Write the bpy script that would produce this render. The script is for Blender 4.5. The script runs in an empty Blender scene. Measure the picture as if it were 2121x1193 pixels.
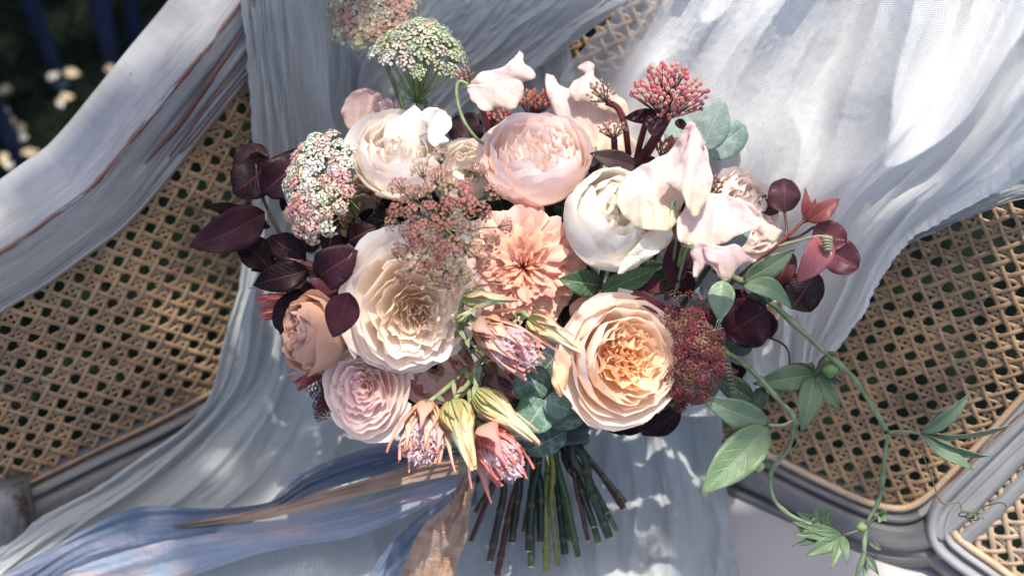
import bpy, math, random
import numpy as np
from mathutils import Vector, Matrix, noise
from mathutils.geometry import delaunay_2d_cdt

# ------------------------------------------------------------------ camera, light
SC = bpy.context.scene
COL = SC.collection
W0, H0 = 2121.0, 1193.0
LENS = 50.0
FPX = LENS / 36.0 * W0
SEAT = 0.45
CAMPOS = Vector((0, 0, SEAT + 0.94))
TILT = math.radians(40)
CR = Vector((1, 0, 0))
CU = Vector((0, math.cos(TILT), math.sin(TILT)))
CB = Vector((0, -math.sin(TILT), math.cos(TILT)))      # towards the viewer
cam = bpy.data.cameras.new('camera')
cam_o = bpy.data.objects.new('camera', cam)
COL.objects.link(cam_o)
cam_o.location = CAMPOS
cam_o.rotation_euler = (TILT, 0, 0)
cam.lens = LENS
cam.sensor_width = 36
cam.clip_start = 0.05
cam.clip_end = 100
cam.dof.use_dof = True
cam.dof.focus_distance = 0.90
cam.dof.aperture_fstop = 4.5
SC.camera = cam_o

def cdir(x, y, z):
    return (CR * x + CU * y + CB * z)
SUN = cdir(0.10, 0.62, 0.70).normalized()              # towards the sun
w = bpy.data.worlds.new('World'); SC.world = w; w.use_nodes = True
nt = w.node_tree; nt.nodes.clear()
sky = nt.nodes.new('ShaderNodeTexSky'); sky.sky_type = 'NISHITA'; sky.sun_disc = False; sky.dust_density = 3; sky.ozone_density = 1.6; sky.air_density = .8
sky.sun_elevation = math.asin(SUN.z); sky.sun_rotation = math.atan2(SUN.x, SUN.y)
bg = nt.nodes.new('ShaderNodeBackground'); bg.inputs[1].default_value = 0.15
wo = nt.nodes.new('ShaderNodeOutputWorld')
nt.links.new(sky.outputs[0], bg.inputs[0]); nt.links.new(bg.outputs[0], wo.inputs[0])
sl = bpy.data.lights.new('sun', 'SUN'); sl.energy = 3.3; sl.angle = math.radians(0.55); sl.color = (1, .94, .84)
so = bpy.data.objects.new('sun', sl); COL.objects.link(so)
so.rotation_euler = SUN.to_track_quat('Z', 'Y').to_euler()
SC.view_settings.view_transform = 'Standard'; SC.view_settings.look = 'None'
SC.view_settings.exposure = 1.25; SC.view_settings.gamma = 1

SC.cycles.max_bounces = 14; SC.cycles.diffuse_bounces = 9; SC.cycles.transmission_bounces = 10; SC.cycles.transparent_max_bounces = 16

# ------------------------------------------------------------------ helpers
def ray(x, y):
    return -CB + CR * ((x - W0/2) / FPX) - CU * ((y - H0/2) / FPX)
def P(x, y, d):
    return CAMPOS + ray(x, y) * d
def on_plane(x, y, pt, n):
    r = ray(x, y)
    return CAMPOS + r * ((pt - CAMPOS).dot(n) / r.dot(n))
def depth_of(p):
    return (p - CAMPOS).dot(-CB)
def bd(x, y):                                            # depth of the bouquet's dome
    return 0.875 + 0.085 * (((x - 1080) / 520.0) ** 2 + ((y - 600) / 420.0) ** 2)

WM = {}
def thing(name, label, cat, loc, group=None, kind=None):
    o = bpy.data.objects.new(name, None); COL.objects.link(o)
    o.location = loc; o.empty_display_size = 0.01
    o['label'] = label; o['category'] = cat
    if group: o['group'] = group
    if kind: o['kind'] = kind
    WM[o] = Matrix.Translation(loc)
    return o
def link(name, me, parent=None, M=None, color=None, label=None):
    o = bpy.data.objects.new(name, me); COL.objects.link(o)
    M = M or Matrix.Identity(4)
    o.matrix_basis = M
    if parent is not None:
        o.parent = parent
        o.matrix_parent_inverse = WM[parent].inverted()
    WM[o] = M
    if color: o.color = (color[0], color[1], color[2], 1)
    if label: o['label'] = label
    return o
def mk(verts, faces, mat, uvs=None, smooth=True):
    me = bpy.data.meshes.new('m')
    me.from_pydata([tuple(v) for v in verts], [], faces)
    if mat: me.materials.append(mat)
    if uvs is not None:
        ul = me.uv_layers.new(name='UVMap')
        li = np.zeros(len(me.loops), dtype=np.int32); me.loops.foreach_get('vertex_index', li)
        ul.data.foreach_set('uv', np.asarray(uvs, dtype=np.float32)[li].ravel())
    if smooth:
        me.polygons.foreach_set('use_smooth', [True] * len(me.polygons))
    me.update()
    return me
def gridf(nu, nv, wrap=False):
    F = []
    for j in range(nv - 1):
        for i in range(nu if wrap else nu - 1):
            a = j*nu + i; b = j*nu + (i+1) % nu
            F.append((a, b, b + nu, a + nu))
    return F
def cr(pts, n):
    """Catmull-Rom through pts, n samples"""
    p = [np.array(q, float) for q in pts]
    p = [2*p[0]-p[1]] + p + [2*p[-1]-p[-2]]
    m = len(pts) - 1; out = []
    for k in range(n):
        t = k / (n-1) * m; i = min(int(t), m-1); t -= i
        a, b, c, d = p[i], p[i+1], p[i+2], p[i+3]
        out.append(0.5*((2*b)+(-a+c)*t+(2*a-5*b+4*c-d)*t*t+(-a+3*b-3*c+d)*t**3))
    return out
def crc(pts, n):
    p = [np.array(q, float) for q in pts]; m = len(p); out = []
    for k in range(n):
        t = k / n * m; i = int(t) % m; t -= int(t)
        a, b, c, d = p[(i-1) % m], p[i], p[(i+1) % m], p[(i+2) % m]
        out.append(0.5*((2*b)+(-a+c)*t+(2*a-5*b+4*c-d)*t*t+(-a+3*b-3*c+d)*t**3))
    return out
class MB:
    def __init__(s): s.v = []; s.f = []; s.uv = []
    def add(s, v, f, uv=None):
        o = len(s.v); s.v += [tuple(q) for q in v]; s.f += [tuple(i+o for i in g) for g in f]
        s.uv += list(uv) if uv is not None else [(0, 0)] * len(v)
    def tube(s, pts, rad, sides=6, cap=True):
        pts = [Vector(p) for p in pts]; n = len(pts); V = []; UV = []
        up = Vector((0.3, 0.5, 0.8)).normalized(); L = 0
        for i, p in enumerate(pts):
            t = (pts[min(i+1, n-1)] - pts[max(i-1, 0)])
            if t.length < 1e-9: t = Vector((0, 0, 1))
            t.normalize()
            a = up - t * up.dot(t)
            if a.length < 1e-4: a = t.orthogonal()
            a.normalize(); up = a; b = t.cross(a)
            r = rad(i/(n-1)) if callable(rad) else rad
            if i: L += (p - pts[i-1]).length
            for k in range(sides):
                q = 2*math.pi*k/sides
                V.append(p + (a*math.cos(q) + b*math.sin(q))*r); UV.append((k/sides, L*20))
        F = gridf(sides, n, True)
        if cap: F += [tuple(range(sides))[::-1], tuple(range((n-1)*sides, n*sides))]
        s.add(V, F, UV)
    def mesh(s, mat, smooth=True): return mk(s.v, s.f, mat, s.uv, smooth)
def tube(name, pts, rad, mat, parent=None, sides=6, color=None, label=None):
    m = MB(); m.tube(pts, rad, sides)
    return link(name, m.mesh(mat), parent, None, color, label)
def pxpath(pts, n):
    return [P(*q) for q in cr(pts, n)]
def lerp(a, b, t): return tuple(a[i] + (b[i]-a[i])*t for i in range(3))
def frame_to(axis, spin=0, twist=None):
    z = axis.normalized(); x = (twist or CR); x = (x - z*x.dot(z)).normalized(); y = z.cross(x)
    M = Matrix((x, y, z)).transposed().to_4x4()
    return M @ Matrix.Rotation(spin, 4, 'Z')

# ------------------------------------------------------------------ materials
def newmat(name):
    m = bpy.data.materials.new(name); m.use_nodes = True
    m.node_tree.nodes.clear()
    return m, m.node_tree
class N:
    def __init__(s, nt): s.nt = nt
    def n(s, t, **k):
        x = s.nt.nodes.new('ShaderNode' + t)
        for a, b in k.items(): setattr(x, a, b)
        return x
    def l(s, a, b): s.nt.links.new(a, b)
    def val(s, inp, v):
        if hasattr(v, 'is_output') or isinstance(v, bpy.types.NodeSocket): s.l(v, inp)
        else: inp.default_value = v
    def math(s, op, a, b=None, c=None):
        x = s.n('Math', operation=op); s.val(x.inputs[0], a)
        if b is not None: s.val(x.inputs[1], b)
        if c is not None: s.val(x.inputs[2], c)
        return x.outputs[0]
    def mix(s, f, a, b, mode='MIX'):
        x = s.n('Mix', data_type='RGBA', blend_type=mode)
        s.val(x.inputs[0], f)
        for i, v in ((6, a), (7, b)):
            if isinstance(v, (tuple, list)): v = (v[0], v[1], v[2], 1)
            s.val(x.inputs[i], v)
        return x.outputs[2]
    def ramp(s, f, stops):
        x = s.n('ValToRGB'); s.val(x.inputs[0], f)
        e = x.color_ramp.elements
        while len(e) < len(stops): e.new(0.5)
        for k, (p, c) in enumerate(stops):
            e[k].position = p
            c = c if isinstance(c, (tuple, list)) else (c, c, c)
            e[k].color = (c[0], c[1], c[2], 1)
        return x.outputs[0]
    def noise(s, vec, scale, detail=3, rough=.55, dist=0):
        x = s.n('TexNoise'); s.l(vec, x.inputs['Vector']); x.inputs['Scale'].default_value = scale
        x.inputs['Detail'].default_value = detail; x.inputs['Roughness'].default_value = rough
        x.inputs['Distortion'].default_value = dist
        return x.outputs[0]
    def mapping(s, vec, scale=(1, 1, 1), loc=(0, 0, 0)):
        x = s.n('Mapping'); s.l(vec, x.inputs[0]); x.inputs['Scale'].default_value = scale
        x.inputs['Location'].default_value = loc
        return x.outputs[0]
    def bump(s, h, strength, dist=0.001):
        x = s.n('Bump'); x.inputs['Strength'].default_value = strength; x.inputs['Distance'].default_value = dist
        s.l(h, x.inputs['Height']); return x.outputs[0]
def principled(N_, col, rough=.5, normal=None, spec=.4, **k):
    b = N_.n('BsdfPrincipled')
    if isinstance(col, (tuple, list)): b.inputs['Base Color'].default_value = (*col[:3], 1)
    else: N_.l(col, b.inputs['Base Color'])
    N_.val(b.inputs['Roughness'], rough)
    b.inputs['Specular IOR Level'].default_value = spec
    if normal is not None: N_.l(normal, b.inputs['Normal'])
    for a, v in k.items(): N_.val(b.inputs[a], v)
    return b
def finish(N_, sh):
    o = N_.n('OutputMaterial'); N_.l(sh, o.inputs[0])

def petal_material(name, transl=.35, vein=.25, rough=.5, base_tint=(1, .97, .87), edge_tint=(1, .96, .97), bump=.25, edges=None):
    m, nt = newmat(name); q = N(nt)
    oi = q.n('ObjectInfo'); uv = q.n('UVMap').outputs[0]; tc = q.n('TexCoord')
    sep = q.n('SeparateXYZ'); q.l(uv, sep.inputs[0])
    c = oi.outputs['Color']
    c = q.mix(q.ramp(sep.outputs[1], [(0, 1), (.55, 0)]), c, q.mix(1, c, base_tint, 'MULTIPLY'))
    c = q.mix(q.ramp(sep.outputs[1], [(.75, 0), (1, 1)]), c, q.mix(1, c, edge_tint, 'MULTIPLY'))
    if edges:
        au = q.math('ABSOLUTE', q.math('SUBTRACT', sep.outputs[0], .5))
        c = q.mix(q.ramp(q.math('ADD', au, q.math('MULTIPLY', q.noise(uv, 7, 3), .12)), [(.34, 0), (.54, .95)]), c, q.mix(1, c, edges, 'MULTIPLY'))
    st = q.noise(q.mapping(uv, (34, 2.2, 1)), 1.0, 3, .6)
    cl = q.noise(tc.outputs['Object'], 90, 3)
    c = q.mix(q.ramp(st, [(.3, vein), (.7, 0)]), c, q.mix(1, c, (.93, .82, .79), 'MULTIPLY'))
    c = q.mix(q.ramp(cl, [(.35, .35), (.65, 0)]), c, q.mix(1, c, (.97, .92, .87), 'MULTIPLY'))
    hs = q.math('ADD', q.math('MULTIPLY', st, .6), q.noise(tc.outputs['Object'], 260, 2))
    nrm = q.bump(hs, bump, .0009)
    b = principled(q, c, rough, nrm, .3, **{'Sheen Weight': .12})
    tr = q.n('BsdfTranslucent'); q.l(q.mix(1, c, (1, .93, .86), 'MULTIPLY'), tr.inputs[0]); q.l(nrm, tr.inputs[1])
    ms = q.n('MixShader'); ms.inputs[0].default_value = transl
    q.l(b.outputs[0], ms.inputs[1]); q.l(tr.outputs[0], ms.inputs[2])
    finish(q, ms.outputs[0]); return m
def leaf_material(name, vein_col=(.5, .55, .35), vein_w=.5, rough=.45, transl=.22, spots=(.6, .7, .5), nvein=9, spec=.45, waxy=0):
    m, nt = newmat(name); q = N(nt)
    oi = q.n('ObjectInfo'); uv = q.n('UVMap').outputs[0]; tc = q.n('TexCoord')
    sep = q.n('SeparateXYZ'); q.l(uv, sep.inputs[0])
    au = q.math('ABSOLUTE', q.math('SUBTRACT', sep.outputs[0], .5))          # 0 at midrib .. .5 at edge
    mid = q.ramp(au, [(.008, 1), (.035, 0)])
    ph = q.math('ADD', q.math('MULTIPLY', sep.outputs[1], nvein), q.math('MULTIPLY', au, -nvein*.55))
    ph = q.math('ADD', ph, q.math('MULTIPLY', q.noise(uv, 5, 2), .35))
    fr = q.math('ABSOLUTE', q.math('SUBTRACT', q.math('FRACT', ph), .5))
    side = q.ramp(fr, [(.0, 1), (.09, 0)])
    v = q.math('MAXIMUM', mid, q.math('MULTIPLY', side, .45))
    vo = q.n('TexVoronoi', feature='DISTANCE_TO_EDGE'); q.l(tc.outputs['Object'], vo.inputs['Vector']); vo.inputs['Scale'].default_value = 380
    cell = q.ramp(vo.outputs[0], [(0, 1), (.12, 0)])
    c = oi.outputs['Color']
    nz = q.noise(tc.outputs['Object'], 55, 4)
    c = q.mix(q.ramp(nz, [(.35, .8), (.6, 0)]), c, q.mix(1, c, spots, 'MULTIPLY'))
    if waxy: c = q.mix(q.ramp(q.noise(tc.outputs['Object'], 120, 4, .7), [(.48, 0), (.75, waxy)]), c, (.5, .6, .55))
    c = q.mix(q.math('MULTIPLY', v, vein_w), c, vein_col)
    c = q.mix(q.math('MULTIPLY', cell, .12), c, vein_col)
    h = q.math('SUBTRACT', q.math('MULTIPLY', nz, .25), q.math('MULTIPLY', v, .8))
    nrm = q.bump(h, .45, .001)
    b = principled(q, c, q.ramp(nz, [(.3, rough-.08), (.7, rough+.12)]), nrm, spec)
    tr = q.n('BsdfTranslucent'); q.l(c, tr.inputs[0])
    ms = q.n('MixShader'); ms.inputs[0].default_value = transl
    q.l(b.outputs[0], ms.inputs[1]); q.l(tr.outputs[0], ms.inputs[2])
    finish(q, ms.outputs[0]); return m
def simple_material(name, rough=.5, var=.35, scale=120, transl=0, spec=.35, bump=.3, sheen=0):
    m, nt = newmat(name); q = N(nt)
    oi = q.n('ObjectInfo'); tc = q.n('TexCoord')
    c = oi.outputs['Color']; nz = q.noise(tc.outputs['Object'], scale, 4, .65)
    c = q.mix(q.ramp(nz, [(.3, var), (.65, 0)]), c, q.mix(1, c, (.35, .3, .3), 'MULTIPLY'))
    b = principled(q, c, rough, q.bump(nz, bump, .001), spec, **{'Sheen Weight': sheen})
    if transl:
        tr = q.n('BsdfTranslucent'); q.l(c, tr.inputs[0])
        ms = q.n('MixShader'); ms.inputs[0].default_value = transl
        q.l(b.outputs[0], ms.inputs[1]); q.l(tr.outputs[0], ms.inputs[2]); finish(q, ms.outputs[0])
    else: finish(q, b.outputs[0])
    return m
def gauze_material(name, col, dens=.93, thread=1500., transl=.35, open_=.35, streak=(60, 4), thin=None, crk=1.2):
    """loosely woven gauze: threads, pinholes between them, crinkles"""
    m, nt = newmat(name); q = N(nt)
    uv = q.n('UVMap').outputs[0]
    warp = q.n('TexNoise'); q.l(uv, warp.inputs['Vector']); warp.inputs['Scale'].default_value = 38; warp.inputs['Detail'].default_value = 3
    wv = q.n('VectorMath', operation='MULTIPLY_ADD'); q.l(warp.outputs['Color'], wv.inputs[0]); wv.inputs[1].default_value = (.007, .007, 0); q.l(uv, wv.inputs[2])
    sep = q.n('SeparateXYZ'); q.l(wv.outputs[0], sep.inputs[0])
    a = q.math('ABSOLUTE', q.math('SINE', q.math('MULTIPLY', sep.outputs[0], thread)))
    b_ = q.math('ABSOLUTE', q.math('SINE', q.math('MULTIPLY', sep.outputs[1], thread*.9)))
    weave = q.math('MAXIMUM', a, b_)
    cr1 = q.noise(q.mapping(uv, (streak[0], streak[1], 1)), 1, 5, .65, .4)
    cr2 = q.noise(q.mapping(uv, (95, 45, 1)), 1, 4, .65, .3)
    gap = q.noise(uv, 5, 1)
    thr = q.math('ADD', q.ramp(gap, [(.3, 0), (.75, open_*.35)]), .30)
    hole = q.math('LESS_THAN', weave, thr)
    alpha = q.math('SUBTRACT', dens, q.math('MULTIPLY', hole, q.ramp(gap, [(.25, open_*.55), (.72, open_*1.1)])))
    if thin is not None:
        sx = q.n('SeparateXYZ'); q.l(uv, sx.inputs[0])
        alpha = q.math('MULTIPLY', alpha, q.ramp(q.math('ADD', sx.outputs[0], q.math('MULTIPLY', gap, .02)), [(thin*.75, .52), (thin*1.25, 1)]))
    fib = q.noise(uv, 900, 3, .7)
    c = q.mix(q.ramp(fib, [(.3, .5), (.7, 0)]), col, lerp(col, (.2, .25, .3), .35))
    c = q.mix(q.ramp(cr1, [(.35, .22), (.6, 0)]), c, q.mix(1, c, (.78, .82, .86), 'MULTIPLY'))
    c = q.mix(q.ramp(cr2, [(.36, .26*min(1, crk)), (.58, 0)]), c, q.mix(1, c, (.66, .70, .74), 'MULTIPLY'))  # crinkle hollows also shaded in the colour, where bump shading barely shows
    c = q.mix(q.math('MULTIPLY', hole, .22), c, q.mix(1, c, (.5, .53, .56), 'MULTIPLY'))
    h = q.math('ADD', q.math('ADD', q.math('MULTIPLY', weave, .7), q.math('MULTIPLY', cr1, .55)), q.math('ADD', q.math('MULTIPLY', cr2, crk), q.math('MULTIPLY', fib, .5)))
    nrm = q.bump(h, .75, .0011)
    b = principled(q, c, .85, nrm, .15, **{'Sheen Weight': .25})
    tr = q.n('BsdfTranslucent'); q.l(c, tr.inputs[0]); q.l(nrm, tr.inputs[1])
    ms = q.n('MixShader'); ms.inputs[0].default_value = transl
    q.l(b.outputs[0], ms.inputs[1]); q.l(tr.outputs[0], ms.inputs[2])
    tp = q.n('BsdfTransparent'); m2 = q.n('MixShader'); q.l(alpha, m2.inputs[0])
    q.l(tp.outputs[0], m2.inputs[1]); q.l(ms.outputs[0], m2.inputs[2])
    finish(q, m2.outputs[0]); return m
def ribbon_material(name, c1, c2, dens=.8, rough=.35, c3=None):
    m, nt = newmat(name); q = N(nt); uv = q.n('UVMap').outputs[0]
    big = q.noise(q.mapping(uv, (1.6, 2.4, 1)), 1, 1)
    c = q.mix(q.ramp(big, [(.45, 0), (.58, 1)]), c1, c2)
    fine = q.noise(q.mapping(uv, (160, 30, 1)), 1, 3)
    c = q.mix(q.ramp(fine, [(.3, .3), (.7, 0)]), c, q.mix(1, c, (.7, .7, .75), 'MULTIPLY'))
    cr1 = q.noise(q.mapping(uv, (14, 16, 1)), 1, 4, .6, .6)
    nrm = q.bump(cr1, .6, .004)
    b = principled(q, c, rough, nrm, .4, **{'Sheen Weight': .3})
    tr = q.n('BsdfTranslucent'); q.l(c, tr.inputs[0])
    ms = q.n('MixShader'); ms.inputs[0].default_value = .35
    q.l(b.outputs[0], ms.inputs[1]); q.l(tr.outputs[0], ms.inputs[2])
    tp = q.n('BsdfTransparent'); m2 = q.n('MixShader'); m2.inputs[0].default_value = dens
    q.l(tp.outputs[0], m2.inputs[1]); q.l(ms.outputs[0], m2.inputs[2])
    finish(q, m2.outputs[0]); return m
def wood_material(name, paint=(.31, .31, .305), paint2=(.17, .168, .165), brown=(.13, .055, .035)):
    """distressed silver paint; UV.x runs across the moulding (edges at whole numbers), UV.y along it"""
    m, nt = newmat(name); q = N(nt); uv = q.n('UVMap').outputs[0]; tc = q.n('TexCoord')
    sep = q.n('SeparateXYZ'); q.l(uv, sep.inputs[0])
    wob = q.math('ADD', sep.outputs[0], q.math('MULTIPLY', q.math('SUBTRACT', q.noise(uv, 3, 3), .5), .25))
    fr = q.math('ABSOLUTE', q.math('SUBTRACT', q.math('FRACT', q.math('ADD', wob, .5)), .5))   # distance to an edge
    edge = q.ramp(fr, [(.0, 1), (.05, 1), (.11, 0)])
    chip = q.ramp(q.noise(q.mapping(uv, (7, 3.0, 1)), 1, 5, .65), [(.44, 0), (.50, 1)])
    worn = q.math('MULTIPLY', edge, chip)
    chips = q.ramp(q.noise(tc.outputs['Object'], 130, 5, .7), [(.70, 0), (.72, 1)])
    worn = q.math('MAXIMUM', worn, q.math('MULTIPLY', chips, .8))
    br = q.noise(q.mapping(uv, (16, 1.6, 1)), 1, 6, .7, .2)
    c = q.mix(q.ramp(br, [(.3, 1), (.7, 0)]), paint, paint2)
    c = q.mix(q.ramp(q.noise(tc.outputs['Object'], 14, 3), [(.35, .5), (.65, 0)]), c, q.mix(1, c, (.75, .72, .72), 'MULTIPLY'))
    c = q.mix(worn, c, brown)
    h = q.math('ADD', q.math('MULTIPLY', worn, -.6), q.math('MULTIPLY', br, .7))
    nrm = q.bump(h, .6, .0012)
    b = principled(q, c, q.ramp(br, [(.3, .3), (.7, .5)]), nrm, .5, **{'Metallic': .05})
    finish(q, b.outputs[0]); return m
def cane_material(name, c1=(.32, .20, .095), c2=(.085, .052, .03)):
    m, nt = newmat(name); q = N(nt); uv = q.n('UVMap').outputs[0]; oi = q.n('ObjectInfo'); tc = q.n('TexCoord')
    f = q.noise(q.mapping(uv, (6, 40, 1)), 1, 4, .6)
    g = q.noise(tc.outputs['Object'], 17, 4, .65)
    c = q.mix(q.ramp(g, [(.35, 0), (.65, 1)]), c1, c2)
    c = q.mix(q.math('MULTIPLY', oi.outputs['Random'], .45), c, (.34, .235, .14))
    c = q.mix(q.ramp(f, [(.3, .6), (.6, 0)]), c, q.mix(1, c, (.55, .45, .4), 'MULTIPLY'))
    b = principled(q, c, .42, q.bump(f, .3, .0008), .5)
    finish(q, b.outputs[0]); return m

M_PETAL = petal_material('petal', .45, .18)
M_PETAL_PEACH = petal_material('peach_petal', .48, .2, .5, (1, .86, .62), (1, 1, 1))
M_CARN = petal_material('carnation_petal', .3, .35, .55, (.97, .74, .66), (1, 1.0, 1.0), .4)
M_PEA = petal_material('sweet_pea_petal', .6, .5, .5, (.93, 1, .80), (1, .90, .94), .9)
M_BRACT = petal_material('bract', .25, .5, .45, (.70, .95, .55), (1, .72, .68), .5, edges=(1, .56, .52))
M_BURG = leaf_material('burgundy_leaf', (.14, .03, .04), .5, .5, .10, (.45, .5, .55), 9, .14)
M_RED = leaf_material('young_red_leaf', (.40, .10, .10), .55, .35, .3, (.6, .5, .5), 13)
M_GREEN = leaf_material('green_leaf', (.25, .34, .18), .6, .45, .25, (.6, .68, .6), 7)
M_EUC = leaf_material('eucalyptus_leaf', (.36, .48, .42), .45, .6, .2, (.75, .82, .85), 6, .25, .45)
M_STEM = simple_material('stem', .42, .75, 130, bump=.6)
M_SOFT = simple_material('floret', .6, .25, 300, .25)
def floret_material(name='lace_floret', green=.4):
    m, nt = newmat(name); q = N(nt); oi = q.n('ObjectInfo'); sep = q.n('SeparateXYZ'); q.l(q.n('UVMap').outputs[0], sep.inputs[0])
    c = oi.outputs['Color']
    c = q.mix(q.ramp(sep.outputs[0], [(.2, .75), (.6, 0)]), c, q.mix(1, c, (.62, .42, .42), 'MULTIPLY'))
    c = q.mix(q.ramp(sep.outputs[0], [(.72, 0), (.92, .8)]), c, q.mix(1, c, (1.5, 1.5, 1.45), 'MULTIPLY'))
    c = q.mix(q.math('MULTIPLY', sep.outputs[1], green), c, (.32, .36, .18))
    b = principled(q, c, .6, None, .25); tr = q.n('BsdfTranslucent'); q.l(c, tr.inputs[0])
    ms = q.n('MixShader'); ms.inputs[0].default_value = .25; q.l(b.outputs[0], ms.inputs[1]); q.l(tr.outputs[0], ms.inputs[2]); finish(q, ms.outputs[0]); return m
M_FLO = floret_material(); M_FLO2 = floret_material('plume_floret', .06)
M_BUD = simple_material('sedum_bud', .42, .3, 420, .1)
M_FUZZ = simple_material('fuzz', .9, .1, 300, .3, .1, .1, .5)
M_WOOD = wood_material('distressed_silver_paint')
M_WOOD_D = wood_material('antiqued_shaded_silver_paint', (.15, .145, .14), (.05, .047, .045), (.04, .024, .018))  # darker copy of the silver paint: shade of the lower rails in the colour
M_CANE = cane_material('rattan_cane')
M_CANE_L = cane_material('pale_sunlit_rattan', (.50, .38, .26), (.36, .25, .16))  # arm panel's sunlight put into the paler colour; binding strands are pale themselves

# ------------------------------------------------------------------ armchair planes
ZS = SEAT
def seat_pt(x, y, z=0.0):
    return on_plane(x, y, Vector((0, 0, ZS + z)), Vector((0, 0, 1)))
LA, LB = seat_pt(0, 1030, .03), seat_pt(430, 830, .03)
RA, RB = seat_pt(1600, 955, .03), seat_pt(1880, 1075, .03)
def leaned(a, b, inward, ang):
    e1 = (b - a).normalized()
    n = e1.cross(Vector((0, 0, 1))).normalized()
    if n.dot(inward) < 0: n = -n
    n = (n * math.cos(ang) + Vector((0, 0, 1)) * math.sin(ang)).normalized()   # leaning back: normal turns up
    e2 = n.cross(e1).normalized()
    if e2.z < 0: e2 = -e2
    return e1, e2, n
eL1, eL2, nL = leaned(LA, LB, Vector((1, -.3, 0)), math.radians(20))
eR1, eR2, nR = leaned(RA, RB, Vector((-1, -.3, 0)), math.radians(26))
def smin(vals, k=.02):
    m = min(vals); return m - k*math.log(sum(math.exp(-(v-m)/k) for v in vals))
def pd(x, y, pt, n):
    r = ray(x, y); return (pt - CAMPOS).dot(n) / r.dot(n)
def shell(x, y):
    return smin([pd(x, y, Vector((0, 0, ZS)), Vector((0, 0, 1))), pd(x, y, LA, nL), pd(x, y, RA, nR)])
def onL(x, y, off=0): return on_plane(x, y, LA + nL*off, nL)
def onR(x, y, off=0): return on_plane(x, y, RA + nR*off, nR)

# ------------------------------------------------------------------ ground behind the chair
def ground():
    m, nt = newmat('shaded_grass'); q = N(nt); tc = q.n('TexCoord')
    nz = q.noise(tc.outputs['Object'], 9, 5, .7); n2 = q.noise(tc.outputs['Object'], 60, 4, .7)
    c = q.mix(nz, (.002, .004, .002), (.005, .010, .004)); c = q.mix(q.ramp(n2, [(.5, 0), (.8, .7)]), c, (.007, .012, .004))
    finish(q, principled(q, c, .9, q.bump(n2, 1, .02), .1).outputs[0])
    n = 60; V = []
    for j in range(n):
        for i in range(n):
            x = (i/(n-1)-.5)*30; y = (j/(n-1)-.5)*30
            V.append((x, y, .02*noise.noise(Vector((x, y, 0)))))
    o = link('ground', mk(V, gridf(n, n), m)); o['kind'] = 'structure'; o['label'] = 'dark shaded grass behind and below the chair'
ground()
random.seed(4)
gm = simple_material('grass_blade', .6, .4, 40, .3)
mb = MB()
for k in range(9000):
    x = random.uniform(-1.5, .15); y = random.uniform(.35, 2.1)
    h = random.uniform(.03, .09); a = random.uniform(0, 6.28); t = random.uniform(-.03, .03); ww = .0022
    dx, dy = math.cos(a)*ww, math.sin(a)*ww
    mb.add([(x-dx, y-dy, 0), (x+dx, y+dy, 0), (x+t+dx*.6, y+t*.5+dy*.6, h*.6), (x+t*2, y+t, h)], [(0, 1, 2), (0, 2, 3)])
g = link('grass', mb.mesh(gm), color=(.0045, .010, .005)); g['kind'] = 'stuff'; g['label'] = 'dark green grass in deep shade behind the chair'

# navy stakes, out of focus
def ground_pt(x, y, z=0.): return on_plane(x, y, Vector((0, 0, z)), Vector((0, 0, 1)))
navy = simple_material('navy_paint', .5, .3, 30)
for (bx, by, tx, ty, r, lab) in ((300, 178, 40, -60, .0095, 'blurred navy blue chair leg ending at pale petals in the corner grass'),
                                 (238, 165, 195, -60, .011, 'blurred navy blue leg nearest the silver rail, beside its twin'),
                                 (290, 140, 262, -60, .008, 'short thin navy blue leg hugging the silver top rail'),
                                 (50, 350, -60, 120, .011, 'blurred navy blue leg low at the picture edge above the rail')):
    if (bx, by) == (300, 178): bx = 128
    a = ground_pt(bx, by, .01); b = on_plane(tx, ty, a + Vector((0, .0, 0)), Vector((0, 1, -.12)).normalized())
    t = thing('garden_chair_leg', lab, 'chair leg', a, 'navy garden chair legs in the grass')
    tube('shaft', [a.lerp(b, i/8) for i in range(9)], lambda s, r=r: r*(1+.25*s), navy, t, 12, (.006, .014, .04))
    tube('foot_cap', [a + Vector((0, 0, -.008)), a + Vector((0, 0, .012))], r*1.35, navy, t, 12, (.01, .02, .05))
dm = simple_material('dry_petal', .6, .3, 60, .3)
spots = [(112, 160, 1.3), (150, 155, 1.7), (140, 205, 1.5), (125, 215, 1), (228, 148, 1.3), (10, 190, 1.6), (10, 232, 1), (25, 255, 1.2), (45, 268, 1.5), (48, 290, 1.3), (62, 322, 1.8), (10, 330, 1.3), (20, 345, 1.2), (8, 238, .9), (262, 138, 1)]
for k, (x, y, s) in enumerate(spots):
    s *= .48
    a = ground_pt(x, y, .05); V = []
    for j in range(5):
        for i in range(5):
            u = i/4*2-1; v = j/4
            V.append((u*.011*s*math.sin(math.pi*min(1, v*.8+.15)), (v-.5)*.026*s, .006*s*u*u + .003*random.uniform(-1, 1)))
    o = link('fallen_petal', mk(V, gridf(5, 5), dm), None, Matrix.Translation(a) @ Matrix.Rotation(random.uniform(0, 6.28), 4, 'Z') @ Matrix.Rotation(random.uniform(-.5, .5), 4, 'X'),
             (.50, .40, .25) if k % 3 else (.60, .56, .50))
    o['label'] = 'small blurred pale fallen petal lying in the dark grass behind the chair'; o['category'] = 'petal'
    if k == 1: o['label'] = 'brightest blurred pale petal beside the foot of the navy leg in the grass'; continue
    o['group'] = 'pale fallen petals in the grass'

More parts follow.
